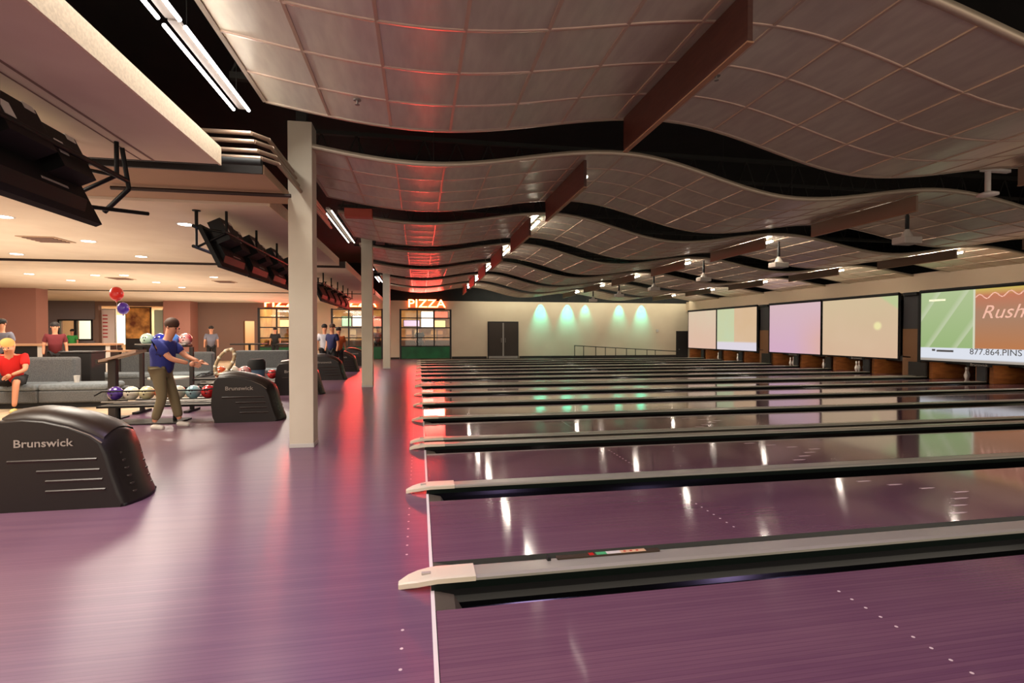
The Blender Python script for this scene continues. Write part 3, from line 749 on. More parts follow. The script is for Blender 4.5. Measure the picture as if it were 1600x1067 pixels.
# long fluorescent fixtures along the left side of the rafts
fx = [(2.0, 4.05), (4.08, 5.55), (10.4, 14.0), (17.6, 19.8), (22.2, 24.4)]
for n, (y0, y1) in enumerate(fx):
    z = 3.62 if n < 2 else 3.78
    f = thing('fluorescent_fixture', 'White twin-tube fluorescent fixture left of the rafts, %s from the camera' % ORD[n], 'lamp', (-1.72, (y0+y1)/2, z), 'fluorescent fixtures above the left edge')
    MB().prism([(-1.765, z+.02), (-1.695, z+.02), (-1.70, z+.06), (-1.76, z+.06)], 'y', y0, y1).build('fixture_body', M['greywash'], f)
    if n != 2: area('fluorescent_light', (-1.70, (y0+y1)/2, z-.03), .1, 28, (1, .96, .88), rot=(0, math.radians(-35), 0), sy=y1-y0)
    for xx in (-1.80, -1.66):
        MB().tube((xx, y0+.03, z), (xx, y1-.03, z), .015, 8).build('tube', M['tubew'] if n != 2 else M['tube_dim'], f)
    for yy in (y0+.2, y1-.2): MB().tube((-1.72, yy, z+.07), (-1.72, yy, 5.2), .004, 4).build('hanger_wire', M['joist'], f)
rb = thing('wash_light', 'Red-lit wash light box near the second fluorescent fixture', 'wash light', (-1.15, 10.6, 3.6))
MB().box(-1.36, -0.86, 9.95, 10.15, 3.58, 3.74, .01).build('housing', P('red_housing', sc(196, 84, 62), .5), rb)  # red light put into the housing colour, the box itself casts none
MB().tube((-1.1, 10.05, 3.74), (-1.1, 10.05, 5.2), .012, 6).build('hanger', M['joist'], rb)

# ------------------------------------------------------------------ concourse ceilings
def slab(n, y0, y1, x0, lab, x1=-1.84):
    s = thing('ceiling_slab', lab, 'ceiling slab', (x1, y1, 3.0), 'lounge ceiling slabs'); s['kind'] = 'structure'
    MB().box(x0, x1-.02, y0, y1-.02, 3.0, 3.16).build('soffit', M['slab'], s)
    MB().box(x1-.02, x1, y0, y1, 2.995, 3.165).build('edge_fascia', M['slab_edge'], s)
    MB().box(x0, x1-.02, y1-.02, y1, 2.995, 3.165).build('end_fascia', M['base'] if n == 0 else M['slab_edge'], s)  # first slab's end is coloured dark for the shadow gap behind it
    if n > 1: MB().box(x0, x1-.02, y0-.012, y0-.001, 3.001, 3.16).build('near_fascia', M['pipe_dark'], s)  # dark strip stands in for shade in the gap between slabs
    return s
slab(0, -4, 5.3, -30, 'Nearest tan ceiling slab over the lounge with pale edge')
slab(1, 6.9, 12.6, -30, 'Second tan ceiling slab with recessed lamps')
slab(2, 13.1, 21.2, -30, 'Third tan ceiling slab farther back', -1.75)
slab(3, 21.7, YW, -30, 'Farthest tan ceiling slab reaching the back wall', -1.75)
struct('ceiling', MB().box(-30, -1.55, 5.62, 6.88, 3.03, 3.12), M['beam'], 'brown soffit band between ceiling slabs')
struct('trim_3', MB().box(-30, -1.56, 5.585, 5.615, 3.02, 3.2), M['base'])  # dark strip painted in as the shadow gap past the slab end
struct('ceiling', MB().box(-30, -2.0, 12.6, 13.1, 3.1, 3.14), M['base'], 'dark joint between ceiling slabs')
struct('ceiling', MB().box(-30, -2.0, 21.2, 21.7, 3.1, 3.14), M['base'], 'dark joint between far slabs')
struct('trim_2', MB().box(-2.42, -2.40, -4, 5.28, 2.996, 3.0).box(-2.52, -2.51, -4, 5.28, 2.996, 3.0), M['wall_taupe'])
for k, z in enumerate((3.37, 3.29, 3.20, 3.13)):
    p = MB().path([(-6, 5.45, z), (-1.62+.03*k, 5.45, z), (-1.5+.03*k, 5.6, z), (-1.5+.03*k, 8.8, z)], 0.022, 8).build('conduit_pipe', M['pipe'])
    tag(p, 'Grey conduit pipe beside the slab end, %s of four' % ['topmost', 'second from top', 'third from top', 'lowest'][k], 'pipe', 'conduit pipes left of the nearest column')
p = MB().tube((-3.3, 6.3, 2.99), (-1.45, 6.3, 2.99), .022, 8).build('sprinkler_pipe', M['pipe_dark']); tag(p, 'Dark brown pipe under the soffit left of nearest column', 'pipe')
p = MB().tube((-6, 5.35, 3.06), (-1.5, 5.35, 3.06), .035, 8).build('black_pipe', M['black']); tag(p, 'Black pipe along the end of the nearest slab', 'pipe')  # dark bar standing in for the shadow line, no pipe runs here
dl = [(8, 339), (292, 351), (140, 377), (28, 397), (222, 401), (47, 428), (195, 430), (335, 433), (112, 438), (245, 441), (285, 449), (150, 430), (390, 398)]
dln = ['leftmost of the nearest row', 'nearest, beside the monitor frame', 'left centre beside the air vent', 'far left of the second slab', 'middle of the second slab',
       'leftmost on the third slab', 'middle of third slab above red balloon', 'right side of the third slab', 'left centre of the third slab', 'centre right of third slab', 'farthest right of centre', 'left of the red balloon', 'behind the column monitors']
def downlight(px, py):
    X, Y = at(px, py, 3.0)
    return X, Y
for n, (px, py) in enumerate(dl):
    X, Y = at(px, py, 3.0)
    t = thing('downlight', 'Recessed round ceiling lamp, %s' % dln[n], 'lamp', (X, Y, 3.0), 'recessed lounge lamps')
    MB().lathe([(.10, -.006), (.10, -.001)], (X, Y, 3.0), 16).build('lens', M['downlight'], t)
    MB().lathe([(.125, -.008), (.128, -.0005)], (X, Y, 3.0), 16).build('trim_ring', M['fixture'], t)
    bpy.data.objects[t.children[1].name].scale = (1, 1, .5)
for (x, y) in ((-4.5, 0.8), (-7.5, 3.0), (-3.6, 3.9), (-4.5, 8.5), (-8, 9.5), (-12, 10), (-5, 11.8), (-9, 15), (-4.5, 16), (-13.5, 16.5), (-4.5, 19.5), (-9, 20), (-5, 24.5), (-10, 25), (-16, 25), (-20, 14)):
    area('lounge_light', (x, y, 2.93), 1.3, 80, (1, .90, .76), shape='DISK')
for n, (px, py) in enumerate(((75, 374), (190, 435), (352, 440))):
    X, Y = at(px, py, 3.0)
    v = thing('air_vent', 'Square ceiling air vent, %s' % ['large one at left of the second slab', 'small one above the red balloon', 'small one near the monitors'][n], 'vent', (X, Y, 3.0), 'ceiling air vents')
    MB().box(X-.28, X+.28, Y-.28, Y+.28, 2.99, 2.999).build('vent_frame', M['beam'], v)
    for k in range(5): MB().box(X-.22, X+.22, Y-.2+k*.1-.02, Y-.2+k*.1+.02, 2.975, 2.99).build('louvre', M['wall_taupe'], v)
# added upward fill lamps, for warm light bouncing onto the slab undersides
for (x, y, p) in ((-7, 1.5, 60), (-8, 9.5, 80), (-9, 17, 80), (-9, 24.5, 60)):
    area('lounge_uplight', (x, y, 1.1), 6, p*1.2, (1, .90, .76), rot=(PI, 0, 0), sy=5)

# ------------------------------------------------------------------ columns
for n, (Y, cx) in enumerate(((6.62, -1.42), (13.8, -1.33), (20.95, -1.27))):
    c = thing('column', '%s square painted column from the camera at the lane edge' % ORD[n].capitalize(), 'column', (cx, Y+.14, 0), 'square columns beside the lanes')
    MB().box(cx-.14, cx+.14, Y, Y+.28, 0, 3.98, .006).build('shaft', M['column'], c)
    MB().box(cx-.145, cx+.145, Y-.005, Y+.285, 0.0, .05, .004).build('foot_plate', M['fixture'], c)
    MB().box(cx-.06, cx+.06, Y+.08, Y+.2, 3.98, 5.2).build('steel_stub', M['joist'], c)

# ------------------------------------------------------------------ ball returns
def side_profile():
    # (x, z) silhouette of the hood, lane end at the right (+x)
    return [(-.82, 0.0), (-.86, .10), (-.88, .30), (-.86, .50), (-.83, .66), (-.78, .715), (-.62, .725), (-.48, .71), (-.30, .66), (-.15, .59), (-.08, .53), (-.04, .42), (0.0, .26), (.05, .10), (.08, .03), (.08, 0.0)]
def make_hood():
    t = thing('ball_return', '', 'ball return', (0, 0, 0), 'ball returns along the approach')
    pr = side_profile(); mb = MB()
    # outer shell built from sections across Y: bulging towards the middle
    secs = [(-.26, .97, -.012), (-.245, 1.0, 0), (-.20, 1.02, .012), (-.10, 1.035, .035), (0, 1.04, .045), (.10, 1.035, .035), (.20, 1.02, .012), (.245, 1.0, 0), (.26, .97, -.012)]
    vs = []; n = len(pr)
    for (yy, s_, up) in secs:
        for (x, z) in pr:
            xx = -.40+(x+.40)*(s_ if x > -.4 else 1.0); zz = z + (up if z > .4 else up*z/.4*.5)
            if x > -.1: xx += .06*math.cos(yy/.26*PI/2)
            vs.append((xx, yy, max(zz, 0)))
    fs = []
    for s_ in range(len(secs)-1):
        for k in range(n): fs.append((s_*n+k, s_*n+(k+1) % n, (s_+1)*n+(k+1) % n, (s_+1)*n+k))
    fs += [tuple(range(n)), tuple(range(len(secs)*n-1, (len(secs)-1)*n-1, -1))]
    mb.add(vs, fs, True)
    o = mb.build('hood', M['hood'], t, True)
    for p in o.data.polygons:
        if len(p.vertices) > 4: p.use_smooth = False
    # top lid
    lid = [(-.78, .72), (-.62, .742), (-.48, .728), (-.30, .68), (-.15, .612), (-.07, .55)]
    vs = []
    for (yy, up, dz) in ((-.225, .004, -.02), (-.21, .016, 0), (-.1, .05, 0), (0, .062, 0), (.1, .05, 0), (.21, .016, 0), (.225, .004, -.02)):
        for (x, z) in lid: vs.append((x, yy, z+up+dz))
    m_ = len(lid); fs = [(s_*m_+k, s_*m_+k+1, (s_+1)*m_+k+1, (s_+1)*m_+k) for s_ in range(6) for k in range(m_-1)]
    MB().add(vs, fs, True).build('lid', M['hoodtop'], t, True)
    # piping line on side, ribs, end louvres, foot skirt, ball lift opening
    side = MB()
    for a, b in zip(lid[:-1], lid[1:]): side.tube((a[0], -.247, a[1]-.028), (b[0], -.247, b[1]-.028), .006, 5)
    side.build('piping', M['hoodline'], t, True)
    for k, (z, x0) in enumerate(((.40, -.72), (.315, -.52), (.235, -.46), (.155, -.46))):
        MB().prism([(-.268, z), (-.255, z+.012), (-.255, z-.03)], 'x', x0, -.10+k*.02).build('rib', M['hoodtop'], t, True)
    for k in range(6):
        z = .42-k*.065; x = -.035+(k*.065)*.30+.085
        MB().box(x-.10, x-.032, -.15, .15, z-.010, z+.006, .004).build('louvre', M['hoodtop'], t, True)
    MB().box(-.84, .10, -.25, .25, 0, .025, .008).build('foot_skirt', M['black'], t, True)
    lb = link('badge', text_mesh('Brunswick', .085, .0015, Matrix.Translation((-.47, -.2645, .535)) @ TXT_FRONT @ Matrix.Diagonal((1.15, 1, 1, 1)), .001), M['label'], t)
    # rack rails running towards the lounge, on a leg
    for (yy, z) in ((-.16, .36), (.16, .36), (-.16, .30), (.16, .30)):
        MB().path([(-.86, yy, z), (-1.0, yy, z-.01), (-2.45, yy, z-.01)], .014, 6).build('rack_rail', M['steel'], t, True)
    for (yy, z) in ((-.24, .54), (.24, .54)):
        MB().path([(-.84, yy, z), (-1.0, yy, z-.02), (-2.4, yy, z-.02), (-2.5, yy, z-.08)], .012, 6).build('guard_rail', M['blackplastic'], t, True)
    MB().box(-2.5, -.86, -.2, .2, .26, .29).build('rack_tray', M['blackplastic'], t, True)
    for xx in (-2.3, -1.5): MB().tube((xx, 0, 0), (xx, 0, .28), .03, 8).build('rack_leg', M['blackplastic'], t, True)
    MB().box(-2.45, -1.35, -.25, .25, 0, .025, .01).build('rack_foot', M['post'], t, True)
    return t
hood = make_hood(); hx = -2.42
brY = [4.87, 8.95, 12.55, 16.35, 19.7, 23.3]
brl = ['Large black plastic ball return in the left foreground', 'Black ball return with a row of coloured balls, beside the blue-shirted bowler', 'Black ball return mostly hidden behind nearest column',
       'Black ball return seen between the first two columns', 'Black ball return behind the one between first two columns', 'Farthest small black ball return near the second column']
for n, Y in enumerate(brY):
    if n == 0: hood.location = (hx-.02, Y, 0); hood['label'] = brl[0]
    else: dup(hood, (hx-.02+(.12 if n > 0 else 0), Y, 0), brl[n])

# balls
def ball_mat(name, c1, c2, sc_=4.0):
    return P(name, c1, 0.12, 0, 0.6, noise=(sc_, c2), coat=0.6)
BM = {'purple': ball_mat('ball_purple', sc(70, 40, 130), sc(40, 20, 90)), 'white': ball_mat('ball_white', sc(220, 214, 196), sc(196, 190, 170)),
      'orange': ball_mat('ball_orange', sc(214, 96, 50), sc(190, 70, 30)), 'cream': ball_mat('ball_cream', sc(206, 200, 160), sc(168, 164, 116)),
      'teal': ball_mat('ball_teal', sc(70, 130, 150), sc(180, 205, 205)), 'black': ball_mat('ball_black', sc(24, 26, 34), sc(70, 80, 96)),
      'red': ball_mat('ball_red', sc(206, 40, 42), sc(170, 20, 26)), 'mint': ball_mat('ball_mint', sc(180, 200, 184), sc(140, 170, 150)),
      'blue': ball_mat('ball_blue', sc(40, 60, 190), sc(24, 30, 120)), 'sky': ball_mat('ball_sky', sc(80, 140, 220), sc(40, 80, 190)),
      'pinkw': ball_mat('ball_pinkwhite', sc(236, 222, 214), sc(190, 60, 70), 5)}
def ball(X, Y, Z, col, lab, grp, r=.108):
    b_ = thing('bowling_ball', lab, 'bowling ball', (X, Y, Z-r), grp)
    MB().sphere((X, Y, Z), r, 18, 12).build('shell', BM[col], b_)
    for (dx, dz) in ((-.018, .0), (.018, .0), (0, -.045)):
        v = Vector((dx, -.9*r, dz + .03)); v = v.normalized()*r
        MB().tube(Vector((X, Y, Z))+v*.93, Vector((X, Y, Z))+v*1.004, .012, 8).build('finger_hole', M['black'], b_)
row = [('purple', 'Purple'), ('white', 'White'), ('cream', 'Cream'), ('orange', 'Orange'), ('white', 'Off-white'), ('teal', 'Teal swirled'), ('red', 'Bright red')]
for k, (c, nm) in enumerate(row):
    X = -2.32-2.36+k*.222
    ball(X+.02, brY[1]+.0, .350+.014+.103, c, '%s bowling ball in the low rack, %s from the left' % (nm, ORD[k]), 'balls on the second ball return')
for k, (c, nm) in enumerate((('black', 'Black'), ('orange', 'Orange'), ('mint', 'Mint'))):
    ball(-2.44-1.15-k*.24, brY[0], .350+.117, c, '%s bowling ball on the nearest ball return, at left frame edge' % nm, 'balls on the nearest ball return')
for k, (c, nm) in enumerate((('red', 'Red'), ('white', 'White'), ('blue', 'Blue'))):
    ball(-2.32-1.0-k*.24, brY[2], .350+.117, c, '%s bowling ball on the third ball return behind the column' % nm, 'balls on the third ball return')
for k, (c, nm) in enumerate((('cream', 'Yellowish'), ('white', 'White'))):
    ball(-2.32-1.0-k*.24, brY[3], .350+.117, c, '%s bowling ball on the fourth ball return beyond the first column' % nm, 'balls on the fourth ball return')

# tall ball rack behind the bowler
Yr = 10.1
rk = thing('ball_rack', 'Tall dark two-tier ball rack behind the blue-shirted bowler', 'ball rack', (-4.4, Yr, 0))
xa, xb = atY(228, Yr)-.12, atY(398, Yr)
MB().box(xa, xb-1.1, Yr-.14, Yr+.14, 1.16, 1.19).build('top_shelf', M['blackplastic'], rk)
MB().box(xb-1.0, xb+.05, Yr-.14, Yr+.14, .56, .59).build('lower_shelf', M['blackplastic'], rk)
MB().box(xa, xb-.1, Yr-.14, Yr+.14, .20, .23).build('lower_shelf', M['blackplastic'], rk)
for X in (xa+.05, xb-1.06, xb): MB().box(X-.03, X+.03, Yr-.03, Yr+.03, 0, 1.16 if X < xb-.5 else .62).build('post', M['post'], rk)
for X in (xa+.05, xb-1.06, xb): MB().box(X-.04, X+.04, Yr-.25, Yr+.25, 0, .04).build('foot', M['post'], rk)
for yy in (-.12, .12): MB().tube((xa, Yr+yy, 1.21), (xb-1.1, Yr+yy, 1.21), .012, 6).build('shelf_rail', M['steel'], rk)
for k, (px, c, nm) in enumerate(((230, 'mint', 'Pale green'), (250, 'blue', 'Deep blue'), (270, 'sky', 'Light blue'), (290, 'pinkw', 'White and red'))):
    ball(atY(px, Yr), Yr, 1.19+.108, c, '%s bowling ball on the top shelf, %s from the left' % (nm, ORD[k]), 'balls on the tall rack')
for k, (px, c, nm) in enumerate(((344, 'orange', 'Orange'), (364, 'white', 'White'), (382, 'pinkw', 'White speckled'))):
    ball(atY(px, Yr), Yr, .59+.108, c, '%s bowling ball on the middle shelf, %s from the left' % (nm, ORD[k]), 'balls on the tall rack')
# cream loop of the ball lift
X = atY(351, 9.7)
lp = thing('ball_lift_loop', 'Cream curved loop with beaded edge above the low rack', 'ball lift', (X, 9.7, .75))
pts = [(X+.13*math.cos(t)+.09*math.sin(t), 9.7, .90+.22*math.sin(t)) for t in [2*PI*k/18 for k in range(19)]]
MB().path(pts, .03, 8).build('loop', P('cream_plastic', sc(170, 146, 112), .4), lp)
for k in range(0, 18, 2): MB().sphere(pts[k], .036, 8, 6).build('bead', M['nose'], lp)
MB().tube((X, 9.7, 0), (X, 9.7, .68), .03, 8).build('stand', M['post'], lp)

# lectern-like scoring console
X, Y = -4.95, 9.45
t = thing('scoring_console', 'Dark post console with a tilted brown top left of the bowler', 'console', (X, Y, 0))
MB().box(X-.06, X+.06, Y-.05, Y+.05, 0, .98, .01).build('post', M['post'], t)
MB().box(X-.16, X+.16, Y-.16, Y+.16, 0, .025, .008).build('foot_plate', M['post'], t)
MB().prism([(X-.14, .93), (X+.42, 1.09), (X+.42, 1.13), (X-.14, .97)], 'y', Y-.17, Y+.17).build('desk_top', M['lectern'], t)
MB().prism([(X-.16, .91), (X-.13, .92), (X-.13, .99), (X-.16, .98)], 'y', Y-.18, Y+.18).build('front_lip', M['post'], t)

# ------------------------------------------------------------------ hanging monitor rows
def monitor_row(y0, n, lab, w=1.12, end_bars=True):
    t = thing('monitor_truss', lab + ', black pipe frame', 'pipe frame', (-2.7, y0, 2.8), 'pipe frames of the overhead monitors')
    L = n*w
    for (x, z) in ((-2.84, 2.78), (-2.48, 2.72), (-2.84, 2.52)):
        MB().tube((x, y0-.1, z), (x, y0+L+.25, z), .022, 8).build('long_pipe', M['blackplastic'], t)
    for k in range(n+1):
        yy = y0+k*w+(.1 if k else 0)
        MB().path([(-2.84, yy, 2.78), (-2.48, yy, 2.72), (-2.84, yy, 2.52), (-2.84, yy, 2.78)], .016, 6).build('cross_pipe', M['blackplastic'], t)
        MB().tube((-2.84, yy, 2.78), (-2.84, yy, 3.0), .022, 8).build('hanger_pipe', M['blackplastic'], t)
        MB().tube((-2.48, yy, 2.72), (-2.48, yy, 3.0), .018, 8).build('hanger_pipe', M['blackplastic'], t)
        MB().lathe([(.05, -.012), (.05, 0)], (-2.84, yy, 3.0), 10).build('ceiling_plate', M['blackplastic'], t)
    return t
def monitor(yc, lab, w=1.06, hh=.60, grp='overhead scoring monitors', big=True):
    # face tilted down towards the lounge; back seen from the lanes
    t = thing('monitor', lab, 'monitor', (-2.66, yc, 2.3), grp)
    xb_, zb_, xt, zt_ = -2.55, 2.27, -2.80, 2.80
    dx, dz = xt-xb_, zt_-zb_; l = math.hypot(dx, dz); nx, nz = dz/l, -dx/l     # normal towards +x (back)
    def q(s_, d_): return (xb_+dx*s_+nx*d_, zb_+dz*s_+nz*d_)
    MB().prism([q(0, -.02), q(1, -.02), q(1, .03), q(0, .03)], 'y', yc-w/2, yc+w/2).build('panel', M['tvback'], t)
    MB().prism([q(.12, .03), q(.88, .03), q(.75, .09), q(.25, .09)], 'y', yc-w*.36, yc+w*.36).build('rear_housing', M['tvback'], t)
    MB().prism([q(.02, -.022), q(.98, -.022), q(.98, -.02), q(.02, -.02)], 'y', yc-w/2+.02, yc+w/2-.02).build('screen', P('monitor_face', sc(120, 120, 140), .3, emit=(.5, .55, .8, 1), es=.5), t)
    if big:
        for (e0, e1, f0, f1, dd) in ((-.48, -.06, .50, 1.02, .26), (.04, .40, .42, .98, .22)):
            MB().prism([q(f0, .09), q(f1, .09), q(f1, dd), q(f0, dd)], 'y', yc+e0, yc+e1).build('equipment_box', M['blackplastic'], t)
            MB().prism([q(f0+.2, dd), q(f0+.38, dd), q(f0+.38, dd+.004), q(f0+.2, dd+.004)], 'y', yc+e0+.04, yc+e0+.13).build('sticker', M['sticker'], t)
            MB().prism([q(f1-.06, dd+.002), q(f1+.02, dd+.002), q(f1+.02, dd-.06), q(f1-.06, dd-.06)], 'y', yc+e1-.12, yc+e1-.02).build('sticker', M['sticker'], t)
        a = MB().prism([q(.55, .092), q(.80, .092), q(.80, .10), q(.55, .10)], 'y', yc-.34, yc-.20).build('sticker', M['sticker'], t)
        MB().prism([q(.30, .092), q(.33, .092), q(.33, .096), q(.30, .096)], 'y', yc-.05, yc+.22).build('name_strip', M['label'], t)
        MB().prism([q(.90, .03), q(1.05, .03), q(1.05, .05), q(.90, .05)], 'y', yc+.15, yc+.32).build('sticker', M['sticker'], t)
        c = MB(); pts = [(-2.62+.06*math.sin(k*1.3), yc-.4+.1*k, 2.80+.05*math.cos(k*1.7)) for k in range(8)]
        c.path(pts, .012, 5).build('cable', M['cable'], t)
        c = MB(); pts = [(-2.60+.04*math.cos(k*1.9), yc-.1+.05*k, 2.77+.04*math.sin(k*2.1)) for k in range(6)]
        c.path(pts, .008, 5).build('red_cable', M['redcable'], t)
    MB().box(-2.78, -2.56, yc-.05, yc+.05, 2.70, 2.76).build('clamp', M['blackplastic'], t)
monitor_row(1.0, 3, 'Nearest overhead monitor row', 1.24)
for k in range(3): monitor(1.62+k*1.24, 'Black overhead monitor in the nearest row, %s from its far end' % ORD[2-k], 1.18)
monitor_row(7.3, 4, 'Second overhead monitor row', 1.16)
for k in range(4): monitor(7.80+k*1.18, 'Black overhead monitor in the second row, %s from its near end' % ORD[k], 1.12)
monitor_row(14.2, 5, 'Third overhead monitor row beyond the nearest column', 1.16)
for k in range(5): monitor(14.8+k*1.18, 'Black overhead monitor in the third row, %s from its near end' % ORD[k], 1.12, big=False)
# end brace sticking out past the first row
t = bpy.data.objects['monitor_truss']
MB().path([(-2.48, 4.9, 2.98), (-2.48, 5.0, 2.66), (-2.7, 5.05, 2.46)], .02, 6).build('end_brace', M['blackplastic'], t)
MB().tube((-2.75, 4.6, 2.42), (-2.40, 5.15, 2.48), .018, 6).build('end_brace', M['blackplastic'], t)

# ------------------------------------------------------------------ lounge furniture
def sofa(x0, x1, bx0, bx1, y, lab, h=.93):
    s = thing('sofa', lab, 'sofa', ((x0+x1)/2, y, 0), 'grey lounge sofas')
    MB().box(x0+.04, x1-.04, y+.06, y+.80, 0, .10).build('plinth', M['sofa_dark'], s)
    n = max(1, round((x1-x0)/1.15)); w = (x1-x0)/n
    for k in range(n):
        MB().box(x0+k*w+.006, x0+(k+1)*w-.006, y, y+.86, .10, .33, .03).build('seat_base', M['sofa'], s)
        MB().box(x0+k*w+.006, x0+(k+1)*w-.006, y-.01, y+.66, .33, .45, .045).build('seat_cushion', M['sofa_seat'], s)
    n = max(1, round((bx1-bx0)/1.0)); w = (bx1-bx0)/n
    for k in range(n):
        MB().box(bx0+k*w+.006, bx0+(k+1)*w-.006, y+.62, y+.88, .33, h, .05).build('back_cushion', M['sofa'], s)
    return s
sofa(-9.3, -5.85, -9.2, -6.75, 10.95, 'Long grey sofa under the seated man in red')
sofa(-7.9, -5.2, -7.3, -5.2, 13.6, 'Grey sofa behind the scoring console')
sofa(-5.0, -3.6, -5.0, -3.6, 14.6, 'Grey sofa seen just left of the nearest column')
sofa(-14.2, -10.8, -14.2, -10.8, 13.4, 'Grey sofa at far left behind the long one')
b_ = thing('waste_cabinet', 'Black cabinet behind the long sofa', 'cabinet', (-7.6, 12.6, 0))
X = atY(130, 12.6)
b_.location = (X, 12.6, 0)
MB().box(X-.30, X+.28, 12.35, 12.85, 0, .98, .015).build('body', M['counter_dark'], b_)
MB().box(X-.32, X+.30, 12.33, 12.87, .98, 1.02, .008).build('top', M['post'], b_)
cup = MB().lathe([(.038, 0), (.05, .13), (.052, .135)], (-6.55, 11.3, .45), 14).build('paper_cup', M['sticker']); tag(cup, 'White paper cup on the long grey sofa', 'cup')
tb = thing('low_table', 'Light round table beside the long sofa end', 'table', (-5.35, 12.3, 0))
MB().lathe([(.40, .0), (.40, .03)], (-5.35, 12.3, .42), 20).build('table_top', M['fixture'], tb); MB().tube((-5.35, 12.3, 0), (-5.35, 12.3, .42), .04).build('leg', M['post'], tb)
MB().lathe([(.22, 0), (.22, .02)], (-5.35, 12.3, 0), 16).build('base', M['post'], tb)
for (p0, p1, Y, lab) in ((12, 66, 17.0, 'Service counter with dark front at the far left'), (106, 172, 17.4, 'Service counter with dark front behind the black cabinet')):
    a, b2 = atY(p0, Y), atY(p1, Y)
    if p0 < 20: a -= 2.5
    c = thing('service_counter', lab, 'counter', ((a+b2)/2, Y, 0), 'service counters')
    MB().box(a, b2, Y, Y+.6, 0, 1.04).build('front', M['counter_dark'], c)
    MB().box(a-.05, b2+.05, Y-.06, Y+.65, 1.04, 1.10, .01).build('worktop', M['counter_top'], c)
    MB().box(b2-.12, b2, Y-.01, Y, 0, 1.04).build('end_panel', M['sticker'], c)
tlx = [(-5.6, 18.5), (-4.2, 18.7), (-8.5, 19.5)]
for k, (X, Y) in enumerate(tlx):
    t = thing('high_table', 'Dark high table in the lounge, %s from the nearest column' % ORD[k], 'table', (X, Y, 0), 'high lounge tables')
    MB().box(X-.5, X+.5, Y-.35, Y+.35, 1.02, 1.07, .01).build('table_top', M['counter_dark'], t)
    MB().tube((X, Y, 0), (X, Y, 1.02), .04).build('leg', M['post'], t); MB().lathe([(.28, 0), (.28, .03)], (X, Y, 0), 16).build('base', M['post'], t)
# blue-topped bin near the column
X = atY(400, 11.6)
t = thing('blue_bin', 'Blue bin with dark lid left of the nearest column', 'bin', (X, 11.6, 0))
MB().lathe([(.13, 0), (.17, .62), (.17, .64)], (X, 11.6, 0), 16).build('body', P('blue_plastic', sc(70, 96, 120), .5), t)
MB().lathe([(.18, .64), (.18, .80), (.14, .86)], (X, 11.6, 0), 16).build('lid', M['black'], t)

# ------------------------------------------------------------------ arcade opening, doorway, glass office
room = P('arcade_wall', sc(224, 190, 150), .8)
struct('wall_arcade', MB().box(-19, -7.9, 31.4, 31.5, 0, 3.0), room)
struct('ceiling', MB().box(-19, -8.4, YW+.25, 31.4, 2.95, 3.05), room, 'ceiling of the rooms behind the lounge')
struct('floor', MB().box(-19, -8.4, YW, 31.4, -.1, 0), M['carpet'], 'floor of the rooms behind the lounge')
for x, p in ((-16.6, 60), (-14.1, 90), (-9.6, 60)): area('room_light', (x, 30.1, 2.9), 1.4, p, (1, .82, .62))
t = thing('mural_panel', 'Framed warm orange and brown picture panel in the arcade opening', 'picture', (-13.9, 28.9, 0))
mur = P('mural', sc(246, 176, 92), .7, noise=(2.4, sc(120, 60, 26)))
xa, xb = atY(197, 28.9), atY(234, 28.9)
MB().box(xa, xb, 28.9, 28.94, 1.15, 2.7).build('picture', mur, t); MB().box(xa-.05, xb+.05, 28.94, 29.0, 0, 2.75).build('frame', M['post'], t)
t = thing('lit_poster', 'White poster with red lines left in the arcade opening', 'poster', (-15.3, 28.9, 0))
xa, xb = atY(158, 28.9), atY(179, 28.9)
MB().box(xa, xb, 28.9, 28.94, .9, 2.6).build('sheet', P('poster_white', sc(244, 226, 220), .6), t)
for k in range(7): MB().box(xa+.08, (xa+xb)/2, 28.895, 28.9, 1.2+k*.18, 1.26+k*.18).build('red_line', M['pinred'], t)
MB().box(xa-.05, xb+.05, 28.94, 29.0, 0, 2.65).build('frame', M['fixture'], t)
t = thing('pale_door', 'Pale greenish glass door right in the arcade opening', 'door', (-13, 28.85, 0))
xa, xb = atY(241, 28.85), atY(257, 28.85)
MB().box(xa, xb, 28.86, 28.9, 0, 2.6).build('leaf', P('pale_green', sc(190, 204, 186), .4), t); MB().box(xb-.06, xb+.02, 28.84, 28.92, 0, 2.68).build('frame', M['post'], t)
MB().tube((xa+.08, 28.82, .9), (xa+.08, 28.82, 1.3), .015).build('handle', M['steel'], t)
w = thing('window_1', 'Bright serving window in the grey wall at far left', 'window', (-16.6, YW, 1.12)); w['kind'] = 'structure'
for (a, b, z0, z1) in ((-17.35, -15.85, 2.03, 2.09), (-17.35, -15.85, 1.07, 1.13), (-17.35, -17.28, 1.07, 2.09), (-15.92, -15.85, 1.07, 2.09), (-16.66, -16.54, 1.1, 2.05)):
    MB().box(a, b, YW-.04, YW+.1, z0, z1).build('window_frame', M['sashdark'], w)
for (a, b) in ((-17.28, -16.66), (-16.54, -15.92)): MB().box(a, b, YW+.03, YW+.04, 1.13, 2.03).build('pane', glass, w)
MB().box(-18, -15.2, 31.3, 31.36, .8, 2.4).build('light_box', P('lit_panel', sc(240, 246, 232), .6, emit=(.9, 1, .86, 1), es=.6), None)
tag(COL.objects[-1], 'Bright pale panel seen through the serving window', 'light box')
struct('wall_left', MB().box(-20, -15.75, YW-.04, YW-.01, 0, 1.05).box(-20, -15.75, YW-.04, YW-.01, 2.1, 3.0).box(-20, -17.4, YW-.04, YW-.01, 1.05, 2.1), M['wall_grey'], 'grey wall around the serving window')

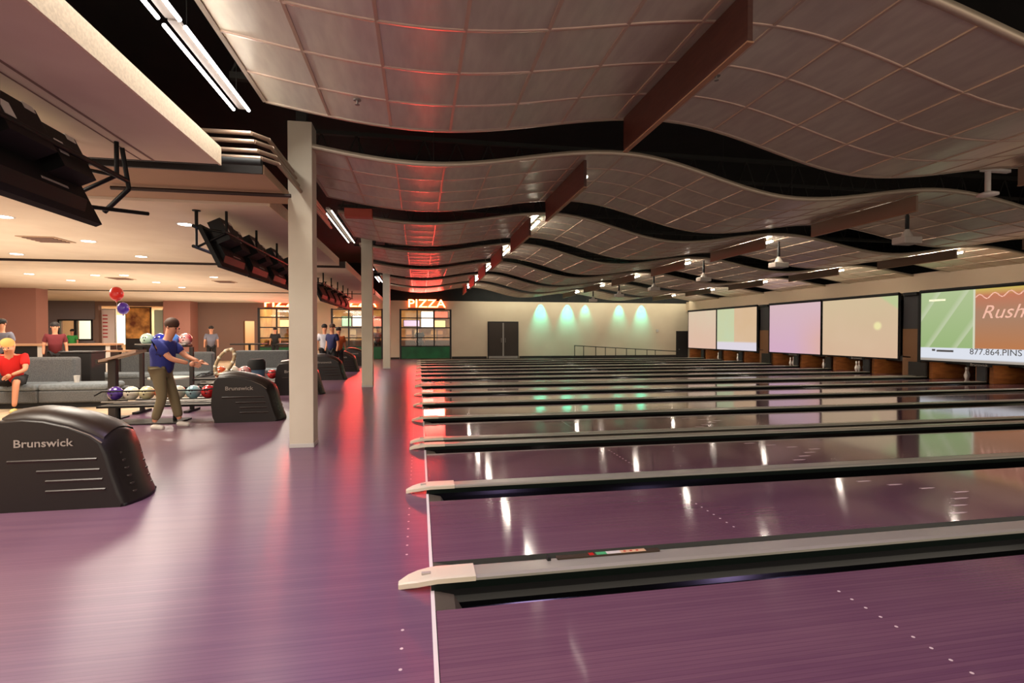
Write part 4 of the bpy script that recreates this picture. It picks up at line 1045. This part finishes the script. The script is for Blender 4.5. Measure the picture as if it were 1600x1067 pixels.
# balloons
def balloon(px, Y, z, m_, lab, r=.15):
    X = atY(px, Y); t = thing('balloon', lab, 'balloon', (X, Y, z-.2), 'balloons on strings')
    MB().sphere((X, Y, z), r, 16, 12, sz=1.2).build('skin', m_, t)
    MB().lathe([(.025, -r*1.2-.03), (.004, -r*1.2+.01)], (X, Y, z), 8).build('knot', m_, t)
    MB().path([(X, Y, z-r*1.2-.02), (X+.02, Y, z-.6), (X-.01, Y, 1.0)], .003, 4).build('string', M['sticker'], t)
balloon(183, 14.5, 2.40, P('balloon_red', sc(200, 36, 30), .3), 'Red balloon floating over the lounge')
balloon(193, 14.6, 2.04, P('balloon_purple', sc(70, 40, 150), .3), 'Small purple balloon just below the red one', .13)
wt = MB().lathe([(.05, .98), (.05, 1.04)], (atY(188, 14.5), 14.5, 0), 10).build('balloon_weight', M['post']); tag(wt, 'Small dark balloon weight on the sofa-side table', 'weight')
X = atY(188, 14.5)
t = thing('side_table', 'Thin side table under the balloons', 'table', (X, 14.5, 0)); MB().box(X-.3, X+.3, 14.3, 14.7, .94, .98).build('table_top', M['counter_top'], t); MB().tube((X, 14.5, 0), (X, 14.5, .94), .03).build('leg', M['post'], t)

# ------------------------------------------------------------------ people
def skin_mesh(verts, edges, radii, root=0, sub=1):
    bm = bmesh.new(); ly = bm.verts.layers.skin.verify()
    vs = [bm.verts.new(v) for v in verts]
    for i, v in enumerate(vs):
        r_ = radii[i]; v[ly].radius = (r_, r_) if isinstance(r_, (int, float)) else r_
        v[ly].use_root = (i == root)
    for a, b in edges: bm.edges.new((vs[a], vs[b]))
    me = bpy.data.meshes.new('body'); bm.to_mesh(me); bm.free()
    o = bpy.data.objects.new('body_tmp', me); COL.objects.link(o)
    m1 = o.modifiers.new('skin', 'SKIN'); m1.use_smooth_shade = True
    m2 = o.modifiers.new('sub', 'SUBSURF'); m2.levels = sub; m2.render_levels = sub
    dg = bpy.context.evaluated_depsgraph_get(); out = bpy.data.meshes.new_from_object(o.evaluated_get(dg))
    bpy.data.objects.remove(o); bpy.data.meshes.remove(me); return out

STAND = dict(pel=(0, 0, .95), wa=(0, 0, 1.08), ch=(0, 0, 1.30), nk=(0, 0, 1.49), hd=(0, -.01, 1.62),
             sL=(-.18, 0, 1.41), eL=(-.24, .02, 1.13), wL=(-.25, -.06, .88), sR=(.18, 0, 1.41), eR=(.24, .02, 1.13), wR=(.25, -.06, .88),
             hL=(-.09, 0, .90), kL=(-.10, -.02, .49), aL=(-.11, .02, .09), hR=(.09, 0, .90), kR=(.10, -.02, .49), aR=(.11, .02, .09), face=(0, -1, -.1))
SIT = dict(pel=(0, .02, .56), wa=(0, -.02, .68), ch=(0, -.10, .88), nk=(0, -.17, 1.03), hd=(0, -.25, 1.13),
           sL=(-.19, -.12, .97), eL=(-.25, -.30, .74), wL=(-.12, -.46, .66), sR=(.19, -.12, .97), eR=(.25, -.30, .74), wR=(.10, -.48, .66),
           hL=(-.10, 0, .53), kL=(-.15, -.46, .53), aL=(-.13, -.44, .09), hR=(.10, 0, .53), kR=(.16, -.48, .53), aR=(.15, -.56, .09), face=(0, -1, -.5))
def person(label, loc, rot, pose, shirt, pants, hair, skin, scale=1.0, shorts=False, shoe=None, grp=None, hands=True, cap=False):
    p = {k: Vector(v)*scale for k, v in pose.items()}
    t = thing('person', label, 'person', loc, grp); t.rotation_euler = (0, 0, rot)
    s = scale
    def mid(a, b, f=.5): return a.lerp(b, f)
    names = ['pel', 'wa', 'ch', 'nk', 'hd', 'sL', 'eL', 'wL', 'sR', 'eR', 'wR', 'hL', 'kL', 'aL', 'hR', 'kR', 'aR']
    V = [p[n] for n in names]; idx = {n: i for i, n in enumerate(names)}
    R = [.115, .105, .125, .052, .085, .062, .042, .030, .062, .042, .030, .088, .056, .038, .088, .056, .038]
    R = [r_*s for r_ in R]
    E = [('pel', 'wa'), ('wa', 'ch'), ('ch', 'nk'), ('nk', 'hd'), ('ch', 'sL'), ('sL', 'eL'), ('eL', 'wL'), ('ch', 'sR'), ('sR', 'eR'), ('eR', 'wR'),
         ('pel', 'hL'), ('hL', 'kL'), ('kL', 'aL'), ('pel', 'hR'), ('hR', 'kR'), ('kR', 'aR')]
    E = [(idx[a], idx[b]) for a, b in E]
    # head top, forehead
    f = p['face'].normalized(); up = Vector((0, 0, 1)); up = (up - f*up.dot(f)).normalized()
    V.append(p['hd']+up*.10*s); R.append(.078*s); E.append((idx['hd'], len(V)-1))
    body = link('body', skin_mesh(V, E, R), skin, t)
    hd = p['hd']+up*.04*s
    side = f.cross(up).normalized()
    fe = MB()
    fe.sphere(hd+f*.105*s-up*.015*s, .016*s, 8, 6, sz=1.5); fe.build('nose', skin, t, True)
    for q in (-1, 1): MB().sphere(hd+f*.088*s+side*q*.032*s+up*.012*s, .011*s, 8, 6).build('eye', M['black'], t, True)
    MB().sphere(hd+f*.090*s-up*.055*s, .018*s, 8, 6, sz=.4).build('mouth', P('lips', sc(150, 80, 70), .5), t, True)
    for q in (-1, 1): MB().sphere(hd+side*q*.088*s, .022*s, 8, 6, sx=.6, sy=.6).build('ear', skin, t, True)
    hc = hd - f*.028*s + up*.058*s
    MB().sphere(hc, .100*s, 16, 10, sz=.92).build('hair', hair, t, True)
    if cap: MB().sphere(hd+up*.075*s, .108*s, 14, 8, sz=.6).box(hd.x-.07*s, hd.x+.07*s, hd.y-.19*s, hd.y-.05*s, hd.z+.05*s, hd.z+.065*s).build('cap', M['black'], t, True)
    # shirt
    sv = [p['pel']+Vector((0, 0, -.10*s)), p['wa'], p['ch'], mid(p['ch'], p['nk'], .62), p['sL'], mid(p['sL'], p['eL'], .72), p['sR'], mid(p['sR'], p['eR'], .72)]
    link('shirt', skin_mesh(sv, [(0, 1), (1, 2), (2, 3), (2, 4), (4, 5), (2, 6), (6, 7)], [x*s for x in (.165, .158, .168, .088, .088, .075, .088, .075)], 2), shirt, t)
    fr = .95 if shorts else 1.0
    kL = mid(p['hL'], p['kL'], .95); kR = mid(p['hR'], p['kR'], .95)
    if shorts: pv = [p['pel'], p['hL'], kL, p['hR'], kR]; pe = [(0, 1), (1, 2), (0, 3), (3, 4)]; pr = (.115, .112, .085, .112, .085)
    else:
        pv = [p['pel'], p['hL'], p['kL'], mid(p['kL'], p['aL'], .92), p['hR'], p['kR'], mid(p['kR'], p['aR'], .92)]
        pe = [(0, 1), (1, 2), (2, 3), (0, 4), (4, 5), (5, 6)]; pr = (.115, .108, .078, .066, .108, .078, .066)
    link('shorts' if shorts else 'trousers', skin_mesh(pv, pe, [x*s for x in pr]), pants, t)
    for q in ('L', 'R'):
        a = p['a'+q]; ff = Vector((f.x, f.y, 0)).normalized() if abs(f.x)+abs(f.y) > .01 else Vector((0, -1, 0))
        z = a.z - .06*s
        sv = [Vector((a.x, a.y, z))-ff*.05*s, Vector((a.x, a.y, z))+ff*.08*s, Vector((a.x, a.y, z-.012*s))+ff*.17*s]
        link('shoe', skin_mesh(sv, [(0, 1), (1, 2)], [.045*s, .045*s, .034*s]), shoe or M['sticker'], t)
        if hands:
            w_, e_ = p['w'+q], p['e'+q]; d_ = (w_-e_).normalized()
            sd = d_.cross(f).normalized() if d_.cross(f).length > .1 else side
            pal = w_+d_*.05*s
            hv = [w_, pal]; he = [(0, 1)]; hr = [.024*s, .032*s]
            hm = MB(); hm.sphere(pal, .040*s, 10, 7, sx=1, sy=1, sz=1)
            for k, L_ in enumerate((.065, .075, .07, .055)):
                b0 = pal+sd*(k-1.5)*.018*s+d_*.025*s; k1 = b0+d_*L_*.55*s+f*.005*s; k2 = k1+d_*L_*.5*s+f*.022*s
                hm.tube(b0, k1, .0092*s, 6, .0085*s); hm.tube(k1, k2, .0085*s, 6, .007*s)
            b0 = pal-sd*.034*s-d_*.01*s; hm.tube(b0, b0-sd*.02*s+d_*.035*s+f*.01*s, .011*s, 6, .009*s); hm.tube(b0-sd*.02*s+d_*.035*s+f*.01*s, b0-sd*.018*s+d_*.06*s+f*.02*s, .009*s, 6, .008*s)
            hm.build('hand', skin, t, True)
    return t
SH = {k: P('cloth_'+k, c, .85) for k, c in dict(red=sc(206, 24, 20), blue=sc(44, 52, 130), khaki=sc(118, 106, 78), jeans=sc(52, 66, 78), maroon=sc(96, 20, 26),
      green=sc(60, 150, 70), grey=sc(110, 108, 120), white=sc(200, 198, 206), navy=sc(34, 36, 80), dark=sc(30, 28, 30), orange=sc(190, 90, 40)).items()}
HR = {k: P('hair_'+k, c, .7) for k, c in dict(blond=sc(210, 150, 80), brown=sc(70, 44, 28), dark=sc(28, 20, 18), ginger=sc(196, 110, 60)).items()}
# seated man in the red shirt at the left edge
person('Seated person in a red T-shirt leaning forward on the long grey sofa', (-7.42, 11.0, 0), .35, SIT, SH['red'], SH['dark'], HR['blond'], M['skin'], 1.0, True, P('shoe_pale', sc(214, 190, 120), .6))
# bowler leaning towards the rack
BOW = dict(STAND)
BOW.update(pel=(0, .0, .88), wa=(.02, .0, 1.0), ch=(.07, -.02, 1.19), nk=(.12, -.03, 1.36), hd=(.16, -.02, 1.48), sL=(.04, -.20, 1.27), eL=(.22, -.20, 1.05), wL=(.42, -.10, .98),
           sR=(.08, .17, 1.27), eR=(.28, .18, 1.07), wR=(.48, .10, 1.00), hL=(.0, -.09, .84), kL=(.06, -.11, .47), aL=(-.05, -.12, .09), hR=(0, .09, .84), kR=(.12, .11, .47), aR=(.20, .12, .09), face=(1, -.35, -.35))
X, Y = at(257, 668, 0)
person('Person in a blue shirt and khaki shorts leaning over the low ball rack', (X-.05, Y, 0), 0, BOW, SH['blue'], SH['khaki'], HR['brown'], M['skin2'], .98, False, M['sticker'])
def stander(px, Y, rot, shirt, pants, hair, lab, s=1.0, **k):
    person(lab, (atY(px, Y), Y, 0), rot, STAND, SH[shirt], SH[pants], HR[hair], M['skin'], s, hands=False, **k)
stander(86, 15.8, .6, 'maroon', 'dark', 'dark', 'Standing person in a maroon top beside the dark-fronted counter', .95)
stander(113, 27.9, 0, 'green', 'dark', 'dark', 'Distant person in a green shirt before the serving window', .9)
stander(3, 14.6, 0, 'grey', 'dark', 'brown', 'Person wearing a black cap at the far left edge', .98, cap=True)
stander(507, 17.6, .5, 'white', 'dark', 'dark', 'Person in a pale top standing right of the nearest column', .95)
stander(519, 17.0, -.6, 'navy', 'dark', 'brown', 'Person in a navy top standing right of the nearest column', .95)
stander(529, 18.2, .3, 'orange', 'dark', 'dark', 'Person in an orange-brown top behind the fourth ball return', .9)
stander(330, 22.5, .3, 'grey', 'dark', 'dark', 'Distant dark-haired person in grey behind the tall ball rack', .95)
stander(430, 27.2, 0, 'dark', 'dark', 'dark', 'Distant person in black before the left roll-up door', .95)
stander(656, 29.4, .2, 'jeans', 'dark', 'dark', 'Kitchen worker in grey-blue behind the rightmost roll-up door', 1.0)
stander(590, 29.5, .2, 'maroon', 'dark', 'dark', 'Kitchen worker in dark red behind the middle roll-up door', 1.0)

# ------------------------------------------------------------------ teal wall-washers on the far wall
for k, px in enumerate((845, 887, 915, 968, 1003)):
    X = atY(px, YW-.1)
    f = thing('wall_washer', 'Small black teal-lit spotlight over the far wall, %s from the left' % ORD[k], 'spotlight', (X, YW-.22, 3.3), 'teal spotlights over the far wall')
    MB().tube((X, YW-.22, 3.30), (X, YW-.20, 3.42), .04, 10).build('can', M['blackplastic'], f)
    MB().tube((X, YW-.21, 3.42), (X, YW-.21, 5.2), .01, 5).build('stem', M['blackplastic'], f)
    spot('teal_wash', (X, YW-.22, 3.27), (math.radians(16), 0, 0), [330, 320, 90, 150, 260][k], (.0, 1, .80), 62, 1.0, .02)
area('teal_fill', (10, YW-1.2, 3.6), 14, 120, (1, .98, .78), rot=(math.radians(40), 0, 0), sy=.4)  # added pale warm fill brightening the far wall, without a fixture
